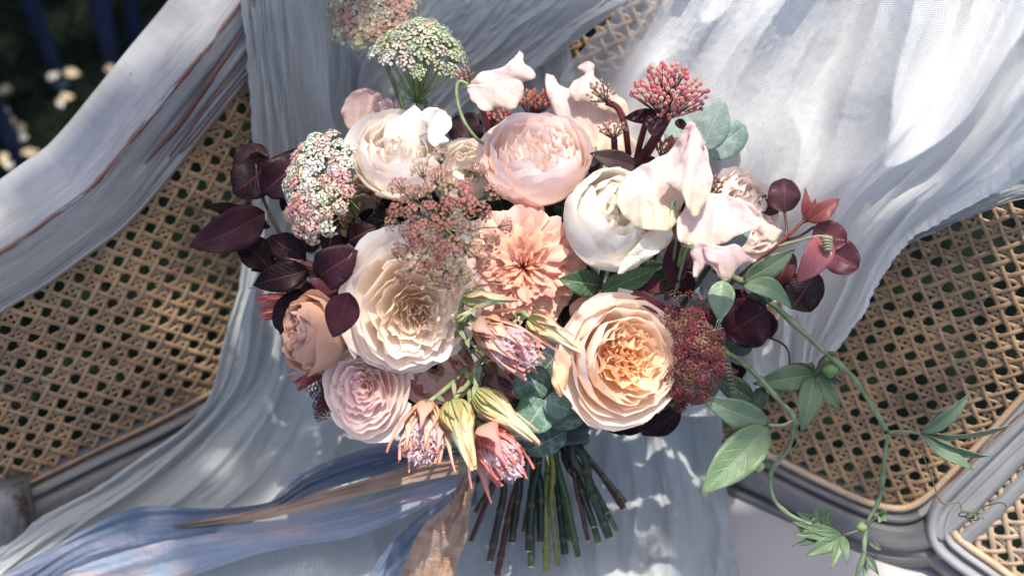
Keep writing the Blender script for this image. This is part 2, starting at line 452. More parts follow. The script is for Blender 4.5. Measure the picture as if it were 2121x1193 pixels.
# ------------------------------------------------------------------ armchair
chair = thing('armchair', 'distressed silver painted armchair with woven cane sides holding the bouquet', 'armchair', Vector((0, .75, 0)))
def sweep(name, path, n, profile, up_hint=None, flip=1, mat=None):
    """path on a panel (world pts), n = panel normal (towards the sitter); profile [(a across, b towards sitter, uvx)]"""
    V = []; UV = []; L = 0; m = len(path)
    for i, p in enumerate(path):
        t = (path[min(i+1, m-1)] - path[max(i-1, 0)]).normalized()
        c = n.cross(t).normalized() * flip
        if i: L += (p - path[i-1]).length
        for (a, b, u) in profile(i/(m-1)) if callable(profile) else profile:
            V.append(p + c*a + n*b); UV.append((u, L*10))
    k = len(V)//m
    return link(name, mk(V, gridf(k, m), mat or M_WOOD, UV), chair)
def smooth_profile(pts, sub=4):
    q = cr([(a, b, u) for a, b, u in pts], (len(pts)-1)*sub+1)
    return [tuple(v) for v in q]

# left panel: wide crest rail
lp = [(-60, 700), (0, 640), (90, 585), (180, 520), (250, 468), (310, 405), (370, 332), (440, 245), (520, 148), (600, 40), (640, -20), (690, -90)]
path = [Vector(onL(*q)) for q in cr(lp, 90)]
prof = smooth_profile([(-.004, -.004, .2), (0.001, .007, .35), (.004, .010, .6), (.007, .007, .8), (.010, .011, 1.3), (.014, .009, 1.4), (.018, .0125, 1.5), (.026, .0145, 1.6), (.036, .0165, 1.75),
                       (.0425, .0180, 1.92), (.0440, .0186, 2.0), (.0455, .0176, 2.08), (.050, .0125, 2.4), (.058, .002, 2.5), (.063, -.008, 2.5), (.065, -.024, 2.5), (.061, -.04, 2.5), (.02, -.046, 2.5)])
sgn = 1 if (nL.cross((path[1]-path[0]).normalized())).z > 0 else -1
def crest(s):
    g = max(0., min(1., (s-.45)/.2))                   # carved flutes open only towards the upper end
    out = []
    for (a, b, u) in prof:
        if .017 > a > .003 and b > -.01: b = b*g + (.007+a*.35)*(1-g)
        if .016 < a < .036 and b > 0: b -= g*.006*math.exp(-((a-.026)/.0035)**2)
        out.append((a*1.02, b, u))
    return out
sweep('crest_rail', path, nL, crest, flip=sgn)
# carved groove stain: dark recess strip let into the crest
gp = [(508, 55), (470, 115), (420, 190), (370, 260), (330, 305), (300, 340)]
pp = [Vector(onL(x, y, .0175)) for x, y in cr(gp, 24)]
stain, nt_ = newmat('bare_walnut'); q_ = N(nt_)
tcx = q_.n('TexCoord'); nn = q_.noise(tcx.outputs['Object'], 70, 4, .7)
finish(q_, principled(q_, q_.mix(nn, (.035, .014, .010), (.12, .055, .04)), .45, q_.bump(nn, .3, .001), .4).outputs[0])
def groove(px_pts, wd, off):
    pp = [Vector(onL(x, y, off)) for x, y in cr(px_pts, 24)]
    V = []
    for i, p in enumerate(pp):
        t = (pp[min(i+1, 23)]-pp[max(i-1, 0)]).normalized(); c = nL.cross(t).normalized()
        ww = wd*math.sin(math.pi*min(1, (i+1)/25))**.7
        V += [p-c*ww, p-c*ww*.4+nL*-.0015+nL*.002, p+c*ww*.5+nL*.0012, p+c*ww]
    link('carved_groove', mk(V, gridf(4, 24), stain), chair)
groove(gp, .0024, .0150)
groove([(515, 120), (480, 160), (430, 218), (390, 275), (350, 325)], .0012, .0115)
groove([(520, 148), (480, 190), (440, 240), (400, 290), (372, 318)], .0010, .0100)
# left lower rail and the corner block
path = [Vector(onL(*q)) for q in cr([(-60, 1062), (60, 1008), (200, 940), (330, 880), (450, 815), (560, 750)], 40)]
sgn = 1 if (nL.cross((path[1]-path[0]).normalized())).z > 0 else -1
prof = smooth_profile([(.004, -.01, 0), (.001, .006, .4), (-.004, .010, .7), (-.008, .005, 1), (-.013, .010, 1.4), (-.024, .013, 1.8), (-.030, .008, 2.0), (-.034, .012, 2.3), (-.044, .012, 2.8), (-.052, .0, 3), (-.056, -.03, 3.4)])
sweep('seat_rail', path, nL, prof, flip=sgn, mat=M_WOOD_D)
V = []; F = []
m = MB()
a0, a1 = onL(-90, 1030), onL(18, 985)
for s in range(14):
    pass
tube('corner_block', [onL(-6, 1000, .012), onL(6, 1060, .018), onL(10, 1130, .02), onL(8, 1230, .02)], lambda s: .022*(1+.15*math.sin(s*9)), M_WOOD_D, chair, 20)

# right panel rails
def prof_at(k):
    return smooth_profile([(.004*k, -.01, 0), (.0, .005, .45), (-.004*k, .007, .7), (-.0065*k, .003, 1), (-.010*k, .009, 1.5), (-.021*k, .012, 1.6), (-.026*k, .010, 1.8), (-.029*k, .004, 2), (-.033*k, .009, 2.5), (-.041*k, .006, 2.6), (-.045*k, -.004, 3), (-.046*k, -.03, 3.5)])
rp = [(1380, 868), (1480, 905), (1590, 950), (1700, 1005), (1790, 1045), (1850, 1062), (1895, 1058), (1930, 1030), (1975, 985), (2050, 905), (2121, 828), (2230, 705), (2330, 590)]
path = [Vector(onR(*q)) for q in cr(rp, 110)]
sgn = -1
t0 = (path[1]-path[0]).normalized()
sgn = 1 if (nR.cross(t0)).z > 0 else -1
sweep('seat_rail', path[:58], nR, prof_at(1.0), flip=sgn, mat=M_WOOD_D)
sweep('back_post', path[57:], nR, prof_at(1.0), flip=sgn)
# outer moulding of the seat rail running on to the front
path2 = [Vector(onR(x, y, -.004)) for x, y in cr([(1440, 975), (1560, 1020), (1680, 1075), (1790, 1108), (1860, 1115), (1930, 1130), (1990, 1175), (2060, 1240)], 60)]
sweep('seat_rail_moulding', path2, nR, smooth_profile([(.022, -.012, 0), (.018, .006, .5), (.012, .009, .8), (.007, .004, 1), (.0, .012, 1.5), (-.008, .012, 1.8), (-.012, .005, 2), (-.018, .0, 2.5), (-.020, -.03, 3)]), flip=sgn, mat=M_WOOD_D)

# front arm panel (lower right, in the sun)
A1 = onR(1975, 1098, .004); A2 = seat_pt(2150, 1225, .02); A3 = onR(2135, 925, .004)
nA = (A2-A1).cross(A3-A1).normalized()
if nA.dot(CB) < 0: nA = -nA
def onA(x, y, off=0): return on_plane(x, y, A1 + nA*off, nA)
path = [Vector(onA(*q)) for q in cr([(2200, 1292), (2121, 1218), (2060, 1172), (2000, 1130), (1972, 1100), (1980, 1060), (2015, 1022), (2060, 978), (2121, 920), (2200, 845)], 70)]
t0 = (path[-1]-path[-2]).normalized(); out = nA.cross(t0)
sgn = 1 if out.dot(CR) > 0 else -1
sweep('arm_rail', path, nA, smooth_profile([(.003, -.008, 0), (.0, .005, .5), (-.004, .008, .8), (-.007, .003, 1), (-.011, .009, 1.5), (-.015, .009, 1.8), (-.018, .002, 2), (-.020, -.02, 2.5)]), flip=sgn)

# ---- cane weaving: every strand its own piece
def cane_panel(poly, onp, n, e1, e2, org, a, mat, wd, label, skew=0., backing=True):
    """poly: panel outline in the photograph; strands laid in the panel plane, woven over and under"""
    root = link('cane_panel', None, chair, Matrix.Translation(org), None, label)
    world = [onp(*p) for p in poly]
    e2 = (e2 + e1*skew).normalized()
    # oblique coordinates
    g11, g12, g22 = 1., e1.dot(e2), 1.
    def loc(p):
        d = p - org; b1, b2 = d.dot(e1), d.dot(e2); det = g11*g22 - g12*g12
        return ((b1*g22 - b2*g12)/det, (b2*g11 - b1*g12)/det)
    pl = [loc(p) for p in world]
    def clip(p0, dr):
        ts = []
        for i in range(len(pl)):
            x1, y1 = pl[i]; x2, y2 = pl[(i+1) % len(pl)]
            ex, ey = x2-x1, y2-y1; den = dr[0]*ey - dr[1]*ex
            if abs(den) < 1e-12: continue
            t = ((x1-p0[0])*ey - (y1-p0[1])*ex)/den; s = ((x1-p0[0])*dr[1] - (y1-p0[1])*dr[0])/den
            if 0 <= s < 1: ts.append(t)
        ts.sort(); return [(ts[i], ts[i+1]) for i in range(0, len(ts)-1, 2)]
    xs = [p[0] for p in pl]; ys = [p[1] for p in pl]
    dlt = .150*a; lines = []
    for k in range(int(min(xs)/a)-1, int(max(xs)/a)+2):
        for s, sg in enumerate((-1, 1)): lines.append(((k*a+sg*dlt, 0), (0, 1), 0, s))
    for k in range(int(min(ys)/a)-1, int(max(ys)/a)+2):
        for s, sg in enumerate((-1, 1)): lines.append(((0, k*a+sg*dlt), (1, 0), 1, s))
    lo = min(xs)-max(ys); hi = max(xs)-min(ys)
    for k in range(int(lo/a)-1, int(hi/a)+2): lines.append(((k*a+a/2, 0), (.7071, .7071), 2, 0))
    lo = min(xs)+min(ys); hi = max(xs)+max(ys)
    for k in range(int(lo/a)-1, int(hi/a)+2): lines.append(((k*a+a/2, 0), (-.7071, .7071), 3, 0))
    cnt = 0; rs = random.Random(7); strands = []
    for (p0, dr, kind, s) in lines:
        for (t0, t1) in clip(p0, dr):
            if t1-t0 < a*.4: continue
            step = a/4 if kind < 2 else a/4*1.414/2
            m = max(3, int((t1-t0)/step)+1); V = []; UV = []
            jit = rs.uniform(-.045, .045)*a; wv = wd*rs.uniform(.78, 1.12)*(1 if kind < 2 else 1.05)
            for i in range(m):
                t = t0 + (t1-t0)*i/(m-1); x = p0[0]+dr[0]*t; y = p0[1]+dr[1]*t
                z = {0: 0.0, 1: .0003, 2: .0014, 3: .0021}[kind]
                if kind == 0: z += .0007*math.sin(2*math.pi*y/a + math.pi*s)
                elif kind == 1: z -= .0007*math.sin(2*math.pi*x/a + math.pi*s)
                elif kind == 2: z += .0007*math.cos(2*math.pi*(x)/a)
                else: z -= .0007*math.cos(2*math.pi*(x)/a)
                wob = jit + .035*a*noise.noise(Vector((x*40, y*40, kind*3.1+s)))
                cd = e1*x + e2*y; dd = (e1*dr[0] + e2*dr[1]).normalized(); sd = n.cross(dd)
                c = org + cd + sd*wob + n*z
                for (w_, h_) in ((-.5, -.0002), (-.42, .0002), (0, .0003), (.42, .0002), (.5, -.0002)):
                    V.append(c + sd*w_*wv + n*h_); UV.append((w_+.5, t))
            strands.append((t1-t0, V, gridf(5, m), UV)); cnt += 1
    strands.sort(key=lambda q: -q[0]); rest = MB()
    for i, (L_, V, F, UV) in enumerate(strands):
        if i < 290: link('cane_strand', mk(V, F, mat, UV), root)
        else: rest.add(V, F, UV)
    if rest.v: link('cane_strands', rest.mesh(mat), root)['kind'] = 'stuff'
    return root, cnt
def binding(onp, pts, off, r, mat, panel, n=60):
    tube('binding_cane', [onp(x, y, off) for x, y in cr(pts, n)], r, mat, panel, 7)
polyL = [(-70, 715), (0, 645), (90, 590), (180, 525), (250, 473), (310, 410), (370, 338), (440, 252), (522, 150), (600, 60), (640, 620), (560, 745), (450, 815), (330, 872), (200, 935), (60, 1002), (-70, 1062)]
pL, c1 = cane_panel(polyL, onL, nL, eL1, eL2, LA, .0150, M_CANE, .0031, 'left cane panel under the wide silver crest rail')
binding(onL, [(-70, 708), (0, 642), (90, 588), (180, 524), (250, 471), (310, 408), (370, 336), (440, 250), (522, 150)], .004, .0026, M_CANE, pL)
binding(onL, [(-60, 1054), (60, 1000), (200, 932), (330, 870), (450, 806)], .004, .0023, M_CANE, pL)
polyR = [(1130, -80), (2230, -80), (2230, 695), (2121, 815), (2050, 895), (1975, 972), (1930, 1018), (1890, 1045), (1850, 1050), (1790, 1034), (1700, 993), (1590, 938), (1400, 860), (1200, 500)]
pR, c2 = cane_panel(polyR, onR, nR, eR1, eR2, RA, .0146, M_CANE, .0029, 'right cane back panel behind the white gauze', .12)
binding(onR, [(1400, 862), (1480, 895), (1590, 941), (1700, 996), (1790, 1037), (1850, 1052), (1890, 1047), (1930, 1020), (1975, 975), (2050, 897), (2121, 818), (2200, 730)], .004, .0026, M_CANE_L, pR)
polyA = [(2200, 1285), (2121, 1212), (2060, 1165), (2000, 1122), (1978, 1098), (1986, 1064), (2020, 1026), (2065, 982), (2121, 928), (2200, 850)]
eA1 = (A2-A1).normalized(); eA2 = nA.cross(eA1).normalized()
if eA2.z < 0: eA2 = -eA2
pA, c3 = cane_panel(polyA, onA, nA, eA1, eA2, A1, .0150, M_CANE_L, .0034, 'sunlit pale cane arm panel at the lower corner')
binding(onA, [(2200, 1288), (2121, 1215), (2060, 1168), (2000, 1126), (1975, 1099), (1983, 1062), (2018, 1024), (2063, 979), (2121, 923), (2200, 847)], .004, .0028, M_CANE_L, pA)
print('strands', c1, c2, c3)
# seat: painted board
m_, nt_ = newmat('seat_upholstery'); q_ = N(nt_); tcx = q_.n('TexCoord')
nn = q_.noise(tcx.outputs['Object'], 500, 3, .7); n2 = q_.noise(tcx.outputs['Object'], 8, 3)
finish(q_, principled(q_, q_.mix(q_.math('MULTIPLY', nn, .5), q_.mix(n2, (.29, .28, .275), (.37, .36, .35)), (.33, .31, .31)), .85, q_.bump(nn, .4, .0008), .2).outputs[0])
V = []; nx, ny = 40, 40
c0 = seat_pt(821, 660); dl = (LA-LB).normalized(); dr_ = (RB-RA).normalized()
dl.z = 0; dr_.z = 0
for j in range(ny):
    for i in range(nx):
        s = i/(nx-1)*.75-.02; t = j/(ny-1)*.75-.02
        p = c0 + dl*s + dr_*t
        e = min(s+.02, t+.02, .73-s, .73-t)
        V.append((p.x, p.y, ZS - .02*math.exp(-e/.012)))
link('seat', mk(V, gridf(nx, ny), m_), chair)
Vb = []
for lz in (0, -.09):
    for (s, t) in ((-.02, -.02), (.73, -.02), (.73, .73), (-.02, .73)):
        p = c0 + dl*s + dr_*t; Vb.append((p.x, p.y, ZS-.0205+lz))
link('seat_frame', mk(Vb, [(0, 1, 5, 4), (1, 2, 6, 5), (2, 3, 7, 6), (3, 0, 4, 7), (4, 5, 6, 7)], M_WOOD, smooth=False), chair)
for (s, t) in ((.0, .0), (.70, .0), (.70, .70), (.0, .70)):
    p = c0 + dl*s + dr_*t
    tube('leg', [Vector((p.x, p.y, ZS-.11)), Vector((p.x, p.y, .2)), Vector((p.x, p.y, 0))], lambda s: .03-.014*s, M_WOOD, chair, 12)

# ------------------------------------------------------------------ cloths
def cloth(name, label, guides, nt_, ns, mat, off, folds, seed, cat='cloth', group=None, uvs=(1, 1), edge=.0, depthf=None, hem=None):
    G = [cr(g, nt_) for g in guides]
    V = []; UV = []
    for j in range(nt_):
        row = cr([G[k][j] for k in range(len(G))], ns)
        t = j/(nt_-1)
        for i in range(ns):
            s = i/(ns-1); x, y = row[i][0], row[i][1]
            h = 0
            for (A, fs, ft, ridge) in folds:
                nz = noise.noise(Vector((s*fs + .35*noise.noise(Vector((s*3, t*4, seed+9))), t*ft, seed + fs)))
                h += A*((1-abs(nz)*2.4) if ridge else nz)
            if edge:
                e = noise.noise(Vector((t*60, 3 if s < .5 else 8, seed)))*edge + noise.noise(Vector((t*14, 3 if s < .5 else 8, seed)))*edge*1.5
                wgt = max(0, 1-min(s, 1-s)*14); x += e*wgt; y += e*wgt*.4
            d = (depthf or shell)(x, y) - off - h
            V.append(P(x, y, d)); UV.append((s*uvs[0], t*uvs[1]))
    o = link(name, mk(V, gridf(ns, nt_), mat, UV)); o['label'] = label; o['category'] = cat
    if group: o['group'] = group
    return o
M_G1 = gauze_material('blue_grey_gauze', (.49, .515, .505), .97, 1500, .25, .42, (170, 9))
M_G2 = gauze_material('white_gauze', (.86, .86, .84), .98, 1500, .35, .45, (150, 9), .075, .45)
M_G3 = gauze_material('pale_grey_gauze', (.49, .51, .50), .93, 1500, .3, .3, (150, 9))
gA = [
 [(497, -40), (508, 100), (520, 230), (524, 360), (510, 500), (480, 640), (420, 840), (250, 975), (90, 1070), (-60, 1170)],
 [(545, -40), (560, 100), (575, 230), (585, 360), (580, 500), (560, 640), (520, 800), (360, 980), (170, 1110), (0, 1240)],
 [(600, -40), (618, 100), (630, 230), (650, 360), (660, 500), (670, 640), (650, 800), (560, 980), (400, 1120), (330, 1240)],
 [(680, -40), (722, 100), (730, 230), (760, 360), (800, 500), (850, 640), (860, 800), (840, 980), (800, 1120), (780, 1240)],
 [(800, -40), (820, 100), (850, 230), (900, 360), (960, 500), (1020, 640), (1080, 800), (1110, 980), (1120, 1120), (1130, 1240)],
 [(1000, -40), (1030, 100), (1060, 230), (1100, 360), (1150, 500), (1220, 640), (1300, 800), (1330, 980), (1340, 1120), (1350, 1240)],
 [(1150, -20), (1180, 100), (1200, 230), (1230, 360), (1280, 500), (1360, 640), (1480, 800), (1500, 980), (1520, 1120), (1540, 1240)]]
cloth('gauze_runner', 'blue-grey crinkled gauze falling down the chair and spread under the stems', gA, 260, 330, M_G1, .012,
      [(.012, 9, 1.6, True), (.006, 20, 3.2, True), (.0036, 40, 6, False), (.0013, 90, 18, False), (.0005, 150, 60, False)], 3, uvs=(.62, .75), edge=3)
gC = [
 [(1345, -45), (1290, 12), (1220, 66), (1130, 133), (1060, 190), (960, 260)],
 [(1180, -50), (1140, 0), (1080, 60), (1000, 130), (940, 190), (880, 260)],
 [(1020, -50), (980, 0), (940, 60), (890, 120), (840, 190), (800, 260)],
 [(880, -50), (840, 10), (800, 70), (760, 130), (745, 190), (740, 260)],
 [(700, -50), (700, 10), (712, 70), (724, 130), (728, 190), (735, 260)]]
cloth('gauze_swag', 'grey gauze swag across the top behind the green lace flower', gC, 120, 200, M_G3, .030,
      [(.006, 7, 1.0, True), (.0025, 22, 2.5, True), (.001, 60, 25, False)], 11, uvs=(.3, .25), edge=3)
gB = [
 [(1345, -60), (1280, 20), (1215, 90), (1150, 180), (1120, 300), (1150, 420), (1200, 560), (1260, 700), (1350, 860)],
 [(1440, -60), (1390, 30), (1340, 110), (1290, 200), (1270, 320), (1290, 430), (1340, 560), (1400, 700), (1480, 860)],
 [(1600, -60), (1560, 40), (1510, 130), (1470, 240), (1450, 350), (1460, 450), (1480, 570), (1520, 700), (1560, 830)],
 [(1800, -60), (1760, 60), (1700, 170), (1650, 280), (1610, 380), (1590, 480), (1580, 580), (1590, 690), (1610, 800)],
 [(2000, -60), (1960, 70), (1900, 190), (1830, 310), (1760, 400), (1710, 490), (1670, 590), (1650, 680), (1650, 770)],
 [(2160, 20), (2100, 130), (2030, 240), (1950, 340), (1860, 430), (1790, 520), (1740, 610), (1700, 690), (1680, 750)],
 [(2210, 330), (2121, 372), (2040, 412), (1950, 458), (1880, 505), (1830, 570), (1790, 645), (1745, 710), (1690, 765)]]
cloth('gauze_shawl', 'bright white open-weave gauze draped over the right cane back', gB, 240, 300, M_G2, .022,
      [(.022, 5, 1.2, True), (.010, 13, 1.8, True), (.0026, 34, 4, False), (.0008, 90, 12, False), (.0004, 130, 50, False)], 21, uvs=(.5, .6), edge=4)
gD = [
 [(2230, 395), (2121, 412), (2040, 438), (1960, 470), (1890, 502), (1850, 520)],
 [(2230, 370), (2121, 388), (2040, 420), (1960, 455), (1890, 490), (1850, 512)],
 [(2230, 330), (2121, 350), (2040, 385), (1960, 425), (1880, 475), (1840, 505)]]
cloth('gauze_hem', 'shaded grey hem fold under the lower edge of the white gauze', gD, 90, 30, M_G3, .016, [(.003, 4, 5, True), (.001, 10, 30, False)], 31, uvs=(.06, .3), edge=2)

# ------------------------------------------------------------------ ribbons
M_RB = ribbon_material('blue_silk', (.10, .15, .235), (.18, .205, .28), .93, .4)
M_RL = ribbon_material('lilac_blue_chiffon', (.27, .33, .42), (.44, .38, .41), .88, .45)
M_RT = ribbon_material('tan_silk', (.46, .30, .21), (.36, .22, .145), .97, .35)
M_RN = ribbon_material('navy_silk', (.018, .028, .05), (.03, .045, .08), 1., .4)
def ribbon(name, label, top, bot, dep, mat, seed, fold=.006, cat='ribbon', ns=26, n=130, group='silk ribbons trailing from the bouquet'):
    a = cr(top, n); b = cr(bot, n); dd = cr([(v, 0) for v in dep], n); V = []; UV = []
    for j in range(n):
        t = j/(n-1)
        for i in range(ns):
            s = i/(ns-1); x = a[j][0]*(1-s)+b[j][0]*s; y = a[j][1]*(1-s)+b[j][1]*s
            h = fold*(1-2.2*abs(noise.noise(Vector((s*2.6, t*2.2, seed))))) + fold*.5*noise.noise(Vector((s*6, t*6, seed+4))) + fold*.12*noise.noise(Vector((s*20, t*30, seed+4)))
            d = min(dd[j][0]+.05*min(1, max(0, (1000-x)/150)), shell(x, y)-.024) - h
            V.append(P(x, y, d)); UV.append((s*.5, t*3))
    o = link(name, mk(V, gridf(ns, n), mat, UV)); o['label'] = label; o['category'] = cat; o['group'] = group
    return o
ribbon('ribbon', 'tan silk ribbon showing between the sheer blue ribbons', [(1000, 940), (860, 962), (720, 1003), (560, 1050), (440, 1072), (330, 1090)],
       [(1010, 968), (880, 995), (720, 1032), (560, 1072), (430, 1088), (330, 1098)], [.935, .935, .94, .945, .95, .96], M_RT, 5, .004)
ribbon('ribbon', 'wide sheer lilac-blue ribbon trailing to the lower edge', [(960, 985), (860, 1010), (720, 1050), (560, 1078), (420, 1080), (260, 1110), (80, 1170), (-20, 1195)],
       [(980, 1010), (880, 1050), (740, 1108), (560, 1140), (400, 1190), (300, 1215), (120, 1235), (0, 1245)], [.945, .95, .955, .958, .96, .962, .965, .965], M_RL, 15, .005)
ribbon('ribbon', 'deep blue silk ribbon arching over the left cloth', [(960, 925), (860, 930), (760, 935), (640, 985), (560, 1038), (430, 1052), (320, 1046), (250, 1060), (130, 1120), (-20, 1205)],
       [(950, 950), (870, 958), (760, 990), (650, 1020), (560, 1066), (440, 1105), (330, 1130), (250, 1140), (160, 1165), (60, 1230)], [.95, .95, .952, .955, .957, .958, .96, .96, .962, .965], M_RB, 9, .006)
ribbon('ribbon', 'sheer lilac ribbon fold above the tan ribbon', [(900, 905), (800, 915), (690, 950), (610, 985), (560, 1040)],
       [(940, 965), (860, 965), (760, 985), (680, 1015), (600, 1045)], [.955, .956, .958, .96, .965], M_RL, 25, .005)
ribbon('ribbon', 'dark blue ribbon end crossing the stems to the lower edge', [(985, 985), (920, 1030), (850, 1085), (790, 1150), (735, 1240)],
       [(990, 1040), (930, 1080), (870, 1125), (830, 1180), (800, 1240)], [.935, .94, .945, .95, .95], M_RB, 33, .004)
ribbon('ribbon', 'broad tan silk ribbon hanging over the front of the stems', [(955, 985), (930, 1040), (880, 1085), (850, 1140), (818, 1240)],
       [(985, 1000), (972, 1060), (968, 1110), (950, 1160), (925, 1240)], [.925, .925, .925, .93, .93], M_RT, 41, .011)
# binding round the stems
t = thing('binding_ribbon', 'dark navy ribbon wound round the stems below the round green leaves', 'ribbon', P(1140, 915, .96))
for k in range(5):
    pts = []
    for i in range(33):
        q = 2*math.pi*i/32; x = 1120 + 92*math.cos(q) ; y = 912 + k*7 - 14 + 8*math.sin(q+k) - (x-1120)*.10
        pts.append(P(x, y, 1.0 - .030*math.sin(q)))
    m = MB(); m.tube(pts, .0034, 6, False); link('ribbon_turn', m.mesh(M_RN), t)

# ------------------------------------------------------------------ plant parts
BIND = (1125, 922, 1.0)
END_I = [0]
ENDS = [((1030, 1190), (.085, .022, .018), .0028), ((1132, 1182), (.24, .27, .06), .0026), ((1100, 1172), (.035, .07, .03), .0022), ((1198, 1152), (.05, .10, .035), .0024),
        ((1155, 1168), (.26, .24, .07), .0016), ((1290, 1052), (.10, .03, .025), .0024), ((1240, 1122), (.07, .13, .04), .0022), ((1262, 1112), (.03, .05, .025), .0026),
        ((1278, 1098), (.10, .13, .07), .0020), ((1015, 1160), (.04, .03, .025), .0024), ((975, 1120), (.09, .035, .022), .0020), ((1218, 1118), (.10, .03, .022), .0016),
        ((1170, 1146), (.02, .04, .02), .0024), ((1180, 1118), (.03, .055, .02), .002), ((1095, 1140), (.02, .035, .02), .0025), ((985, 1060), (.06, .025, .02), .002),
        ((1060, 1120), (.03, .03, .02), .0026), ((945, 1045), (.03, .06, .03), .002), ((1296, 1040), (.09, .10, .05), .0018), ((1230, 1090), (.03, .05, .03), .0024),
        ((1085, 1100), (.05, .07, .03), .002), ((1120, 1120), (.02, .035, .018), .003), ((1255, 1060), (.04, .07, .03), .0024), ((1150, 1110), (.03, .05, .02), .0026), ((1040, 1130), (.07, .02, .018), .002),
        ((960, 1090), (.03, .04, .025), .0024), ((1205, 1075), (.09, .03, .02), .0018), ((1000, 1120), (.02, .04, .02), .0022), ((1142, 1140), (.02, .03, .015), .0024), ((1275, 1075), (.05, .03, .02), .002), ((1070, 1150), (.03, .05, .022), .0022)]
def bouquet_stem(t, head, d, headcol=None, r=None):
    """the stem of one flower: from behind its head through the binding to its cut end"""
    i = END_I[0] % len(ENDS); j = END_I[0]; END_I[0] += 1
    (ex, ey), col, rr = ENDS[i]; r = (r or rr)*(.88+.35*((j*7)%5)/5); col = tuple(v*.7 for v in col)
    if j >= len(ENDS): ex += 9; ey -= 25
    x, y = head; rs = random.Random(j)
    bx = 1050 + (ex-960)/(1300-960)*150 + rs.uniform(-6, 6); bdp = 1.0 + rs.uniform(-.012, .012)
    mx = x*.45 + bx*.55; my = y*.4 + 915*.6
    ed = 1.015 - .012*(i % 4)*.7
    pts = [P(x, y, d+.02), P(x*.8+mx*.2, y*.8+my*.2, d+.045), P(mx, my, 1.02), P(bx, 915, bdp), P(bx*.5+ex*.5+rs.uniform(-5, 5), 915*.5+ey*.5, (bdp+ed)/2), P(ex, ey, ed)]
    cur = [Vector(v) for v in cr(pts, 36)]
    o = tube('stem', cur, lambda s: r*(1+.05*math.sin(s*60+j)), M_STEM, t, 8, col)
    nd = MB()                                          # leaf nodes and the pale cut face
    for k, s in enumerate((25, 29, 33)):
        if rs.random() < .6:
            c = cur[s]; dr = (cur[s+1]-c).normalized()
            nd.tube([c - dr*.003, c, c + dr*.003], lambda q: r*(1+.22*math.sin(q*math.pi)), 8)
    if nd.v: link('node', nd.mesh(M_STEM), t, None, lerp(col, (.2, .22, .1), .12))
    e = MB(); dr = (cur[-1]-cur[-2]).normalized(); e.tube([cur[-1], cur[-1]+dr*.0006], r*.93, 8)
    link('cut_end', e.mesh(M_STEM), t, None, (.35, .33, .18))
    return o

def bez(p0, p1, p2, v):
    return ((1-v)**2*p0[0]+2*v*(1-v)*p1[0]+v*v*p2[0], (1-v)**2*p0[1]+2*v*(1-v)*p1[1]+v*v*p2[1])
def petal_mesh(p0, p1, p2, half, rs, mat, nu=13, nv=11, shape='round', drop=.18, ruf=.04, rf=2.5, curl=.0, notch=0, serr=0, tip=0, fold=0, frill=0):
    """a petal as a sector of a bowl, local axis z, unit radius"""
    V = []; UV = []
    ph = [rs.uniform(0, 6.28) for _ in range(6)]; sk = rs.uniform(-.25, .25)
    for j in range(nv):
        for i in range(nu):
            u = i/(nu-1)*2-1; v0 = j/(nv-1)
            top = 1 - drop*abs(u)**3.2 - drop*.35*abs(u-sk)**2 + notch*(-math.exp(-(u*5)**2))
            top += .03*math.sin(u*5+ph[0])*(drop > .05) + serr*(abs(((u*7+ph[1]) % 1)-.5)*2-.5 + .5*rs.uniform(-.5, .5))
            v = v0*top
            r, z = bez(p0, p1, p2, v)
            if shape == 'round': wf = .55+.45*math.sin(min(1, v0*1.5)*math.pi/2)
            elif shape == 'point': wf = (.45+.55*math.sin(math.pi*min(1, v0*1.35+.05))) * (1 if v0 < .3 else max(.015, (1-(v0-.3)/.7))**.85)
            else: wf = .55+.45*v0**.8
            th = u*half*wf
            k = v0**2 * (wf if shape == 'point' else 1)
            rad = ruf*k*(math.sin(u*rf*2.2+ph[2])*.7 + math.sin(u*rf*4.7+ph[3])*.45 + .3*math.sin(u*rf*9+ph[4])*v0**3)
            zz = ruf*k*.7*(math.sin(u*rf*2.8+ph[4])*.6+math.sin(u*rf*5.5+ph[5])*.3)
            if frill:
                rad += frill*v0**4*(math.sin(u*13+ph[0])+.6*math.sin(u*21+ph[1])); zz += frill*v0**4*(math.sin(u*11+ph[3])+.6*math.sin(u*19+ph[2]))
            r2 = r + rad; z2 = z + zz
            if curl:
                c = max(0, (v0-.62)/.38)**2; r2 += curl*c; z2 -= abs(curl)*.65*c*(.4+.6*math.cos(u*1.3))
            r2 -= fold*(abs(u)**2)*v0
            r2 = max(r2, .004)
            if shape == 'point' or half < .35:
                V.append((r2, r2*0 + th*max(r, .25), z2 + tip*k))
            else: V.append((r2*math.cos(th), r2*math.sin(th), z2))
            UV.append((u*.5+.5, v0))
    return mk(V, gridf(nu, nv), mat, UV)
def flower_matrix(x, y, d, Rpx, axis, spin=0):
    R = Rpx*d/FPX
    return Matrix.Translation(P(x, y, d)) @ frame_to(cdir(*axis), spin) @ Matrix.Scale(R, 4)
